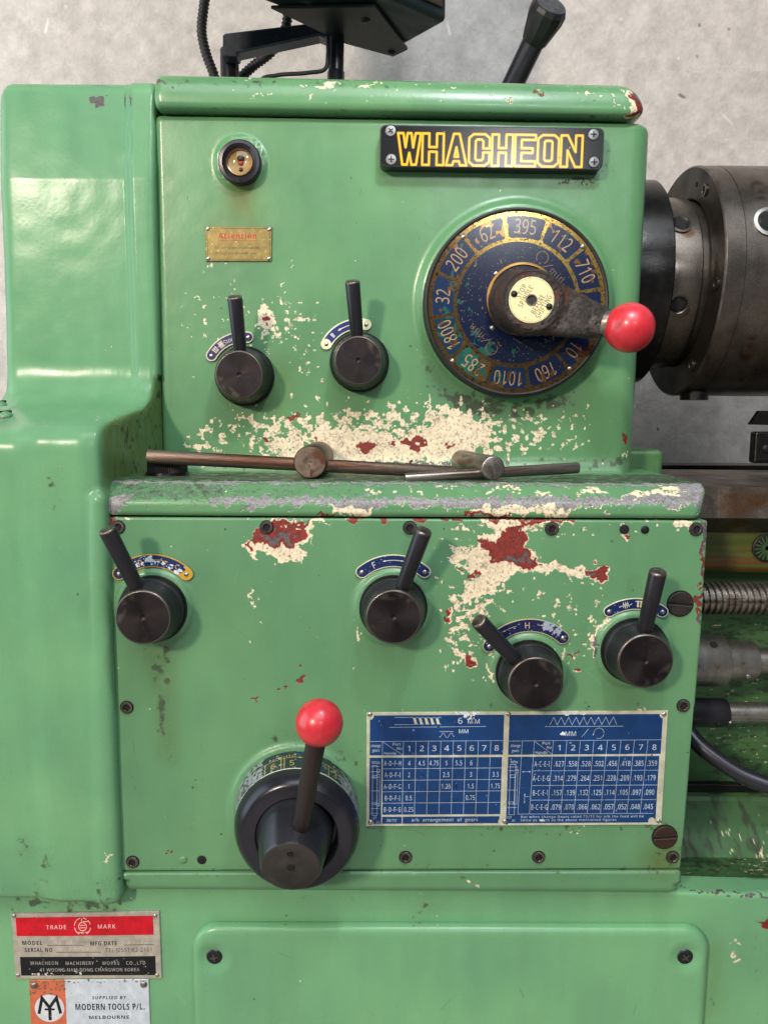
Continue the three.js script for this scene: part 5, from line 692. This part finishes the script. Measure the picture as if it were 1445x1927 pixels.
{ const W = 1020, H = 640, cv = canvas(W, H), g = cv.getContext('2d'), X = (x) => (x - 205) * 1.0, Y = (y) => (y - 645); g.fillStyle = '#c3cbd6'; g.fillRect(0, 0, W, H); g.fillStyle = '#c8694a'; g.fillRect(0, 0, X(510), H); g.fillStyle = '#cdd3da'; g.beginPath(); g.ellipse(X(368), Y(880), 126, 116, 0, 0, 7); g.fill();
  g.strokeStyle = '#121218'; g.lineWidth = 26; line(g, X(276), Y(926), X(306), Y(792), X(368), Y(874), X(430), Y(792), X(462), Y(926)); g.lineWidth = 28; line(g, X(370), Y(860), X(370), Y(982)); g.lineWidth = 17; line(g, X(326), Y(889), X(412), Y(889)); g.fillStyle = '#15142e'; txt(g, 'SUPPLIED BY', X(884), Y(794), 37, { w: 'bold', it: -0.2, sp: 3, sx: 1.15 }); txt(g, 'MODERN TOOLS P/L.', X(888), Y(872), 74, { w: 'bold', sx: 0.8, sp: 2 }); txt(g, 'MELBOURNE', X(876), Y(961), 40, { w: 'bold', sx: 1.42, sp: 1 });
  flakes(g, W, H, 160, '#8c9096', 3); flakes(g, W, H, 120, '#6c5648', 5, [0, 0, 300, 120]); for (let i = 0; i < 120; i++) { g.strokeStyle = 'rgba(70,64,60,0.4)'; g.lineWidth = 1.4; const x = rnd() * W, y = rnd() ** 2 * H; line(g, x, y, x + (rnd() - 0.5) * 30, y + rnd() * 16); } flakes(g, W, H, 80, '#766a58', 5, [0, 0, W, 22]); grainy(cv, 0.06, 0.08);
  const z = zC + 0.0015, c = [[55, 1845], [280, 1843], [285, 1985], [61, 1987]].map(([u, v]) => P(u, v, z)), G = LG('supplier_plate', [0, 0, 0], 'white and orange supplier plate with round emblem'); G.position.set(-FOOT[0], -FOOT[1], -FOOT[2]); part('plate', plate(c, 0.0012), printed(cv, { roughness: 0.4 }), G); rivets(G, [[65, 1854], [271, 1852]].map(([u, v]) => P(u, v, z)), 0.0034, M.steel);
}
// cross-head screws of the cabinet cover
for (const [a, b] of kScr) { const g = LG('cover_bolt', [a, b, -0.0048]); part('head', turned([[0.0076, -0.002], [0.0076, 0.0016], [0.0066, 0.0028], [0, 0.0038]], 36), M.black, g); const x = part('cross_slot', mergeGeometries([new THREE.BoxGeometry(0.0074, 0.0017, 0.001), new THREE.BoxGeometry(0.0017, 0.0074, 0.00102)]), M.edge, g); x.position.z = 0.0036; x.rotation.z = a > 0 ? 0.7 : 0.2; }

/* ------------------------------------------------------------------ spindle, chuck, bed and rods */
{ const yc = 0.1496, zc = -0.30, G = LG('spindle_nose', [0, yc, zc]);
  part('flange', turnedX([[0, 0.24], [0.1135, 0.24], [0.1153, 0.243], [0.1153, 0.3013], [0.114, 0.3027], [0.05, 0.3027]], 140), M.oily, G);
  part('spindle_drum', turnedX([[0.095, 0.298], [0.0965, 0.303], [0.0965, 0.338], [0.0952, 0.3395], [0.0925, 0.340], [0.0925, 0.350]], 140), M.chuck, G);
  const sock = (parent, x, deg, R, r, mat) => { const a = deg * Math.PI / 180, s = group('cam_socket', parent, [x, R * Math.cos(a), R * Math.sin(a)]); s.quaternion.setFromUnitVectors(new THREE.Vector3(0, 0, 1), new THREE.Vector3(0, Math.cos(a), Math.sin(a))); part('socket_ring', turned([[r, -0.004], [r * 0.98, 0.0011], [r * 0.76, 0.0014], [r * 0.70, 0.0006]], 40), mat, s); part('recess', turned([[r * 0.72, 0.0007], [0, 0.0007]], 32), M.oily, s); part('square_hole', turned([[r * 0.66, 0.0010], [r * 0.6, 0.0011], [0, 0.0011]], 4), M.hole, s).rotation.z = 0.35; return s; };
  sock(G, 0.3175, 58, 0.0965, 0.0125, M.chuck); sock(G, 0.3165, 111, 0.0965, 0.0125, M.chuck);
  const K = LG('chuck', [0, yc, zc], 'large round grey steel chuck with rust streaks'), R = 0.1302, X = 0.3477;
  part('back_face', turnedX([[0.0925, X + 0.004], [0.096, X], [R - 0.0022, X]], 140), worn({ a: [44, 42, 39], b: [58, 54, 50], rough: 0.42, metal: 0.7, rust: 0.2, rustCol: [60, 40, 30], fx: 4, fy: 4 }), K);
  part('worn_edge', turnedX([[R - 0.0019, X - 0.0001], [R - 0.0004, X + 0.0013], [R, X + 0.002]], 140, 1.5), M.edge, K);
  part('body', turnedX([[R, X + 0.0019], [R, X + 0.0205], [R - 0.0007, X + 0.0208], [R - 0.0007, X + 0.0213], [R, X + 0.0216], [R, 0.56], [0, 0.56]], 180), M.chuck, K);
  sock(K, 0.3935, 70, R, 0.0165, M.brightSteel);
  for (const [deg, r] of [[36, 0.0068], [98, 0.0065], [150, 0.0065]]) { const a = deg * Math.PI / 180, s = group('back_screw', K, [X - 0.0008, (R - 0.018) * Math.cos(a), (R - 0.018) * Math.sin(a)]); part('screw_head', turnedX([[0, 0], [r * 0.6, 0], [r * 0.62, -0.0006], [r, -0.0008], [r, 0.002]], 28), M.chuck, s); part('socket', turnedX([[0, -0.0002], [r * 0.58, -0.0002], [r * 0.5, 0.001]], 6), M.hole, s); }
  { const a = 22 * Math.PI / 180, s = part('back_hole', turnedX([[0, -0.0003], [0.003, -0.0003], [0.003, 0.001]], 16), M.hole, K); s.position.set(X, (R - 0.019) * Math.cos(a), (R - 0.019) * Math.sin(a)); }
  part('key_boss', new THREE.CylinderGeometry(0.016, 0.016, 0.010, 28), M.oily, K).position.set(0.367, -R - 0.0005, 0.02);
}
// headstock foot and bed
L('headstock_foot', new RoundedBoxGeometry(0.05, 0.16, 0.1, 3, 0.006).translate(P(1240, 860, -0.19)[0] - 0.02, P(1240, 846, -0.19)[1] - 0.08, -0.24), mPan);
{ const zF = -0.06, fu = (u, v, z) => P(u, v, z), xl = fu(1302, 917, zF)[0], yT = fu(1380, 917, zF)[1], zBk = -0.275;
  const s = shapeOf([[zF, yT], [zF, fu(1380, 975, zF)[1]], [zF - 0.02, fu(1380, 978, zF)[1]], [zF - 0.05, yT - 0.05], [zBk, yT - 0.05], [zBk, yT], [zBk + 0.004, yT + 0.0005]]);
  const g = extr(s, 0.9, 0.0012, 1); g.rotateY(-Math.PI / 2); g.scale(-1, 1, 1); const p = g.attributes.position; // shape x -> z, depth -> x
  { const idx = []; const n = p.count; for (let i = 0; i < n; i += 3) idx.push(i, i + 2, i + 1); g.setIndex(idx); }
  for (let i = 0; i < p.count; i++) p.setX(i, p.getX(i) + xl); const gg = g.toNonIndexed(); gg.computeVertexNormals(); planarUV(gg, (x, y, z) => [x * 5, (y + z) * 5]);
  // profile was drawn with z as its first axis
  L('bed_way', gg, M.bedSteel);
  L('bed_rear', new RoundedBoxGeometry(1.0, 0.06, 0.05, 2, 0.003).translate(0.74, fu(1350, 873, -0.42)[1] - 0.03, -0.42), M.oily);
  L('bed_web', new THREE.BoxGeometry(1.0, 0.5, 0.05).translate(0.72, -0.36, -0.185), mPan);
  // green casting with a round emblem above the lead screw
  L('rack_cover', new RoundedBoxGeometry(0.75, 0.05, 0.03, 3, 0.01).translate(0.66, P(1380, 1035, -0.11)[1], -0.125), worn({ a: [66, 80, 30], b: [92, 100, 44], rough: 0.45, metal: 0, rust: 0.5, rustCol: [104, 58, 30], fx: 5, fy: 5 }));
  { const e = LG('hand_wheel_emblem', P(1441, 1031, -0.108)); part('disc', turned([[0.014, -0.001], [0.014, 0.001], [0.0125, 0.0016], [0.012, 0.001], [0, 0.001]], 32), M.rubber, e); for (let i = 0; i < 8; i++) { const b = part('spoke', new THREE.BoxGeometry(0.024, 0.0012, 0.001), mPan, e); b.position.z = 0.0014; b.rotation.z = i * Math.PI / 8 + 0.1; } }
}
// lead screw: a real square thread
{ const z = -0.085, c = P(1380, 1126, z), r = 30 * pxm(z) * 1.03, pitch = 11.9 * pxm(z), x0 = 0.22, n = 62, seg = 40, pos = [], idx = [], prof = [[0, r], [0.46, r], [0.54, r * 0.8], [0.94, r * 0.8]], M4 = prof.length;
  for (let t = 0; t <= n * seg; t++) { const a = t / seg * 2 * Math.PI; for (const [f, rr] of prof) pos.push(x0 + (t / seg + f) * pitch, rr * Math.cos(a), rr * Math.sin(a)); }
  for (let t = 0; t < n * seg; t++) { for (let q = 0; q < M4 - 1; q++) { const a = t * M4 + q, b = a + M4; idx.push(a, b, a + 1, b, b + 1, a + 1); } const a = t * M4 + M4 - 1, up = t + seg; if (up < n * seg) { const b = a + M4, c1 = up * M4, d1 = (up + 1) * M4; idx.push(a, b, c1, b, d1, c1); } }
  const g = new THREE.BufferGeometry(); g.setAttribute('position', new THREE.Float32BufferAttribute(pos, 3)); g.setIndex(idx); const gg = creased(g, 0.6); planarUV(gg, (x, y, zz) => [x * 12, Math.atan2(y, zz)]);
  const LS = LG('lead_screw', [0, c[1], z]); part('thread', gg, M.steel, LS); part('core', turnedX([[r * 0.79, x0], [r * 0.79, x0 + n * pitch]], 40), M.oily, LS); }
{ const z = -0.075, c = P(1380, 1243, z), F = LG('feed_rod', [0, c[1], z]), X = (u) => P(u, 1243, z)[0];
  const k = pxm(z) * 1.04; part('rod', turnedX([[24 * k, 0.24], [24 * k, 0.95]], 56), M.rodSteel, F); part('sleeve', turnedX([[30 * k, 0.24], [37 * k, X(1320)], [37 * k, X(1411)], [35.5 * k, X(1415)], [24 * k, X(1415)]], 64), M.rodSteel, F); part('coupling', turnedX([[30 * k, 0.22], [48 * k, 0.23], [48 * k, X(1353)], [46.5 * k, X(1357)], [36 * k, X(1357)]], 64), M.rodSteel, F);
  const pn = part('pin', dome(0.0026, 0.0016), M.brightSteel, F); pn.position.set(X(1394), -0.010, 37 * k * 0.84); const h = part('set_hole', dome(0.0035, 0.0004), M.hole, F); h.position.set(X(1328), 48 * k * 0.82, 48 * k * 0.6); h.rotation.x = -0.95; }
{ const z = -0.07, c = P(1380, 1341, z), F = LG('control_rod', [0, c[1], z]), X = (u) => P(u, 1341, z)[0], k = pxm(z) * 1.05;
  part('rod', turnedX([[19.5 * k, 0.24], [19.5 * k, 0.95]], 48), M.rodSteel, F); part('coupling', turnedX([[20 * k, 0.22], [27 * k, 0.23], [27 * k, X(1361)], [25.5 * k, X(1364)], [19 * k, X(1364)]], 56), M.black, F);
  const a = part('set_screw', dome(0.0036, 0.0014), M.bolt, F); a.position.set(X(1343), -0.006, 27 * k * 0.88); const b = part('set_screw', dome(0.0026, 0.003), M.steel, F); b.position.set(X(1363), -0.005, 24 * k * 0.9); }
// chip tray and its lip
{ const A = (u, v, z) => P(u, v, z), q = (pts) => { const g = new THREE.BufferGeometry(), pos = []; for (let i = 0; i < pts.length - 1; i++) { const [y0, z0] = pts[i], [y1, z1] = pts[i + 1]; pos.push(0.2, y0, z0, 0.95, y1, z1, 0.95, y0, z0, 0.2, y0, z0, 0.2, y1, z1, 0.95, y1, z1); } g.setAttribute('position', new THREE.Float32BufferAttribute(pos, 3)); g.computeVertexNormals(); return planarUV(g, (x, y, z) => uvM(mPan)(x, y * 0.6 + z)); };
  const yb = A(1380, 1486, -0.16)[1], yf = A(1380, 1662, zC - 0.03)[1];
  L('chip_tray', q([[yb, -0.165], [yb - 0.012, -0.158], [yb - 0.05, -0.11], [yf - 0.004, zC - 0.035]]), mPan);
  L('tray_lip', new RoundedBoxGeometry(0.75, 0.006, 0.026, 2, 0.002).translate(0.62, A(1380, 1672, zC - 0.02)[1] - 0.003, zC - 0.022), M.oily);
  L('tray_ledge', new RoundedBoxGeometry(0.75, 0.010, 0.012, 2, 0.002).translate(0.6, yb + 0.005, -0.158), M.oily);
}
// oily black pipe running from the gearbox down to the tray
L('drain_pipe', tube([V(1290, 1372, -0.06), V(1315, 1402, -0.05), V(1350, 1430, -0.04), V(1395, 1458, -0.03), V(1450, 1480, -0.02), V(1520, 1505, -0.01), V(1640, 1560, -0.03), V(1720, 1640, -0.05)], 0.0078, 50), M.blackSmooth);
// tool post at the frame edge
{ const z = -0.22, T = LG('tool_post', [0, 0, 0]); T.position.set(-FOOT[0], -FOOT[1], -FOOT[2]); const a = P(1421, 812, z), b = P(1421, 872, z);
  part('block', new RoundedBoxGeometry(0.12, a[1] - b[1], 0.014, 2, 0.003).translate(a[0] + 0.06, (a[1] + b[1]) / 2, z - 0.007), M.oily, T); const h = part('bolt_hole', dome(0.005, 0.002), M.bolt, T); h.position.set(P(1441, 845, z)[0], P(1441, 845, z)[1], z);
  const s = shapeOf([P(1412, 799, z), P(1430, 773, z), P(1560, 773, z), P(1560, 803, z)].map((p) => [p[0], p[1]])); part('tool_bar', extr(s, 0.01, 0.001, 1).translate(0, 0, z - 0.01), M.oily, T); }
const coverY = cTL[1] - 0.004;                              // top of the headstock cover
// clutch lever behind the top cover
{ const z = -0.30, H = LG('clutch_lever', [0, 0, 0], 'black lever with fluted plastic grip behind the top cover'); H.position.set(-FOOT[0], -FOOT[1], -FOOT[2]); const b = V(1004, 78, z + 0.02), c = V(1036, 10, z + 0.05), a = b.clone().lerp(V(950, 190, z - 0.02), 1); a.sub(b).multiplyScalar((coverY - b.y) / a.y).add(b);
  part('rod', bar(a, b.clone().lerp(c, 0.2), 0.0125, 0.0125), M.black, H); const Ln = b.distanceTo(c); part('grip', along(turned([[0.0125, 0], [0.0145, 0.001], [0.0205, Ln - 0.012], [0.0205, Ln - 0.004], [0.0185, Ln], [0, Ln]], 12, 0.3), b, c), M.rubber, H); part('grip_end', along(turned([[0.0172, 0], [0.0172, 0.0012], [0.016, 0.0018], [0, 0.0018]], 40), c.clone(), c.clone().add(c.clone().sub(b))), worn({ a: [46, 48, 52], b: [70, 72, 76], rough: 0.5, metal: 0 }), H); }
// oil filler cap on the gearbox ledge
{ const z = -0.075, p = P(316, 894, z), F = LG('filler_cap', [p[0], yLedge, z], 'black knurled oil filler cap'), r = 37 * pxm(z); const pts = []; for (let i = 0; i < 120; i++) { const a = i / 120 * 2 * Math.PI, q = r * (i % 2 ? 1 : 0.965); pts.push([q * Math.cos(a), q * Math.sin(a)]); } const g = extr(shapeOf(pts), 0.012, 0.0008, 1); g.rotateX(-Math.PI / 2); g.translate(0, 0.0015, 0); part('knurled_cap', g, M.rubber, F); part('flange', new THREE.CylinderGeometry(r * 1.08, r * 1.1, 0.003, 48).translate(0, 0.001, 0), M.black, F); }

/* ------------------------------------------------------------------ loose things */
// chuck keys lying on the ledge
{ const y = yLedge, K = new THREE.Group(); K.name = 'chuck_key'; const zb = -0.05, head = P(584, 880, -0.035), rH = 31 * pxm(-0.035) * 1.0; K.position.set(head[0], y, zb); scene.add(K); tag(K, 'brown steel T-handle chuck key, the longer of two lying on the ledge', 'chuck key', 'chuck keys on the ledge');
  const hy = rH + 0.0006; const b = part('barrel', turned([[0, -0.095], [rH * 0.96, -0.095], [rH, -0.093], [rH, 0.0], [rH * 0.93, 0.0018], [rH * 0.2, 0.0022], [0, 0.0018]], 56), M.keySteel, K); b.position.set(0, hy, 0.015);
  const L0 = new THREE.Vector3(...sub(P(279, 859, -0.05), K.position.toArray())), L1 = new THREE.Vector3(...sub(P(858, 889, -0.062), K.position.toArray())); part('cross_bar', bar(L0, L1, 0.0064, 0.0058, 0.0012, 32), M.keySteel, K); }
{ const y = yLedge, K = new THREE.Group(); K.name = 'chuck_key'; const head = P(928, 887, -0.03), rH = 23 * pxm(-0.03); K.position.set(head[0], y, -0.045); scene.add(K); tag(K, 'grey steel T-handle chuck key, the shorter of two lying on the ledge', 'chuck key', 'chuck keys on the ledge');
  const b = part('barrel', bar(new THREE.Vector3(-0.019, rH + 0.0008, -0.075), new THREE.Vector3(0, rH + 0.0004, 0.0155), rH * 1.02, rH, 0.0014, 48), M.steel, K);
  const L0 = new THREE.Vector3(...sub(P(762, 899.5, -0.028), K.position.toArray())), L1 = new THREE.Vector3(...sub(P(1088, 880, -0.05), K.position.toArray())); part('cross_bar', bar(L0, L1, 0.0042, 0.0052, 0.001, 28), M.steel, K); }
// a curl of swarf at the foot of the headstock
{ const p = P(765, 868, ZH + 0.006), pts = []; for (let i = 0; i <= 24; i++) { const t = i / 24; pts.push(new THREE.Vector3(0.006 * (t - 0.5) * 2, 0.0035 + 0.007 * t + 0.0012 * Math.sin(t * 16), 0.0012 * Math.cos(t * 16))); } const c = part('swarf_curl', tube(pts, 0.0011, 60), M.rubber, scene); c.position.set(p[0], yLedge, p[2]); tag(c, 'small dark curl of swarf standing at the foot of the headstock', 'swarf'); }
// digital readout on its swivel arm
{ const D = new THREE.Group(); D.name = 'digital_readout'; const zA = -0.37; D.position.set(...P(636, 150, zA)); scene.add(D); tag(D, 'dark readout box on a black swivel arm above the headstock', 'readout display'); const o = D.position, at3 = (u, v, z) => new THREE.Vector3(...sub(P(u, v, z), o.toArray()));
  const dark = worn({ a: [16, 28, 32], b: [24, 38, 42], rough: 0.5, metal: 0.1, rust: 0.16, rustCol: [96, 100, 96], fx: 12, fy: 12 }), brown = worn({ a: [46, 38, 32], b: [58, 48, 40], rough: 0.5, metal: 0, fx: 4, fy: 4 });
  const c = at3(841, 41, -0.345), yaw = Math.atan2(0.051, 0.063), box = group('display_box', D, [c.x, c.y, c.z]); box.rotation.y = -Math.PI + (Math.PI - yaw); box.rotation.y = yaw;
  // local +x runs along the front face to the corner, +z faces out of the front
  part('housing', new RoundedBoxGeometry(0.34, 0.24, 0.10, 3, 0.006).translate(-0.17, 0.12, -0.05), dark, box); part('front_panel', new RoundedBoxGeometry(0.318, 0.22, 0.004, 2, 0.0015).translate(-0.169, 0.122, 0.001), brown, box);
  const line0 = part('panel_line', new THREE.BoxGeometry(0.09, 0.0012, 0.0004), new THREE.MeshStandardMaterial({ color: 0xb09858, roughness: 0.5 }), box); line0.position.set(-0.075, 0.0215, 0.0033); const ch = part('panel_mark', new THREE.BoxGeometry(0.014, 0.006, 0.0004), new THREE.MeshStandardMaterial({ color: 0xb8b0a0, roughness: 0.5 }), box); ch.position.set(-0.05, 0.034, 0.0033);
  const s = shapeOf([at3(510, -6, -0.305), at3(650, 64, -0.39), at3(740, 101, -0.425), at3(767, 90, -0.405), at3(706, -6, -0.30)].map((p) => [p.x, p.z])), g = extr(s, 0.004, 0.0006, 1); g.rotateX(Math.PI / 2); g.translate(0, at3(740, 101, -0.425).y, 0); part('bracket', g, M.rubber, D);
  for (const [u, v, z] of [[688, 6, -0.33], [737, 92, -0.412]]) { const b = part('bracket_screw', dome(0.0055, 0.0024), M.bolt, D); b.rotation.x = Math.PI / 2; const q = at3(u, v, z); b.position.set(q.x, at3(740, 101, -0.425).y - 0.0045, q.z); }
  const foot = (u, v, z) => { const q = at3(u, v, z); q.y = coverY - o.y; return q; }; part('post', bar(foot(432, 120, zA - 0.03), at3(432, 92, zA - 0.03), 16.5 * pxm(zA), 16.5 * pxm(zA), 0.002), M.black, D); part('upright', bar(at3(632, 146, zA), at3(634, 30, zA), 13.5 * pxm(zA), 13.5 * pxm(zA), 0.002), M.black, D); part('upright_foot', bar(foot(632, 146, zA), at3(632, 134, zA), 15 * pxm(zA), 15 * pxm(zA), 0.001, 8), M.black, D);
  const as = shapeOf([at3(419, 66, zA), at3(424, 62, zA), at3(640, 36, zA), at3(646, 80, zA), at3(618, 88, zA), at3(610, 70, zA), at3(600, 66, zA), at3(448, 99, zA), at3(446, 106, zA), at3(419, 106, zA)].map((p) => [p.x, p.y])), ag = extr(as, 0.024, 0.002, 2); ag.translate(0, 0, -0.012 + at3(432, 92, zA - 0.012).z); part('arm', ag, worn({ a: [38, 42, 50], b: [92, 98, 114], rough: 0.3, metal: 0.65, fx: 5, fy: 5 }), D);
  part('lead', tube([at3(616, 70, zA + 0.012), at3(617, 105, zA + 0.012), at3(612, 130, zA + 0.012), at3(580, 137, zA + 0.012), at3(520, 142, zA), at3(490, 152, zA), foot(470, 160, zA)], 0.0024, 50), M.rubber, D); }
// corrugated conduits
const hose = (label, pts) => { const c = new THREE.CatmullRomCurve3(pts), n = Math.round(c.getLength() / 0.0048), g = new THREE.TubeGeometry(c, n * 4, 0.0062, 14), p = g.attributes.position, q = new THREE.Vector3(); for (let i = 0; i <= n * 4; i++) { c.getPointAt(Math.min(1, i / (n * 4)), q); const k = i % 4 < 2 ? 1.06 : 0.9; for (let j = 0; j <= 14; j++) { const m = i * 15 + j; p.setXYZ(m, q.x + (p.getX(m) - q.x) * k, q.y + (p.getY(m) - q.y) * k, q.z + (p.getZ(m) - q.z) * k); } } g.computeVertexNormals(); const m = part('conduit', g, M.rubber, scene); tag(m, label, 'conduit', 'conduits behind the headstock'); };
hose('corrugated black conduit rising beyond the arm post to the frame top', [V(392, -40, -0.42), V(383, 20, -0.42), V(380, 60, -0.42), V(388, 100, -0.42), V(404, 145, -0.42), V(412, 190, -0.42), new THREE.Vector3(V(416, 220, -0.42).x, coverY, -0.42)]);
hose('corrugated black conduit curving behind the readout arm', [V(548, -30, -0.40), V(543, 20, -0.41), V(535, 60, -0.42), V(512, 96, -0.43), V(475, 126, -0.44), V(452, 150, -0.44), V(440, 190, -0.44), new THREE.Vector3(V(434, 220, -0.44).x, coverY, -0.44)]);

camera.updateProjectionMatrix();
renderer.render(scene, camera);
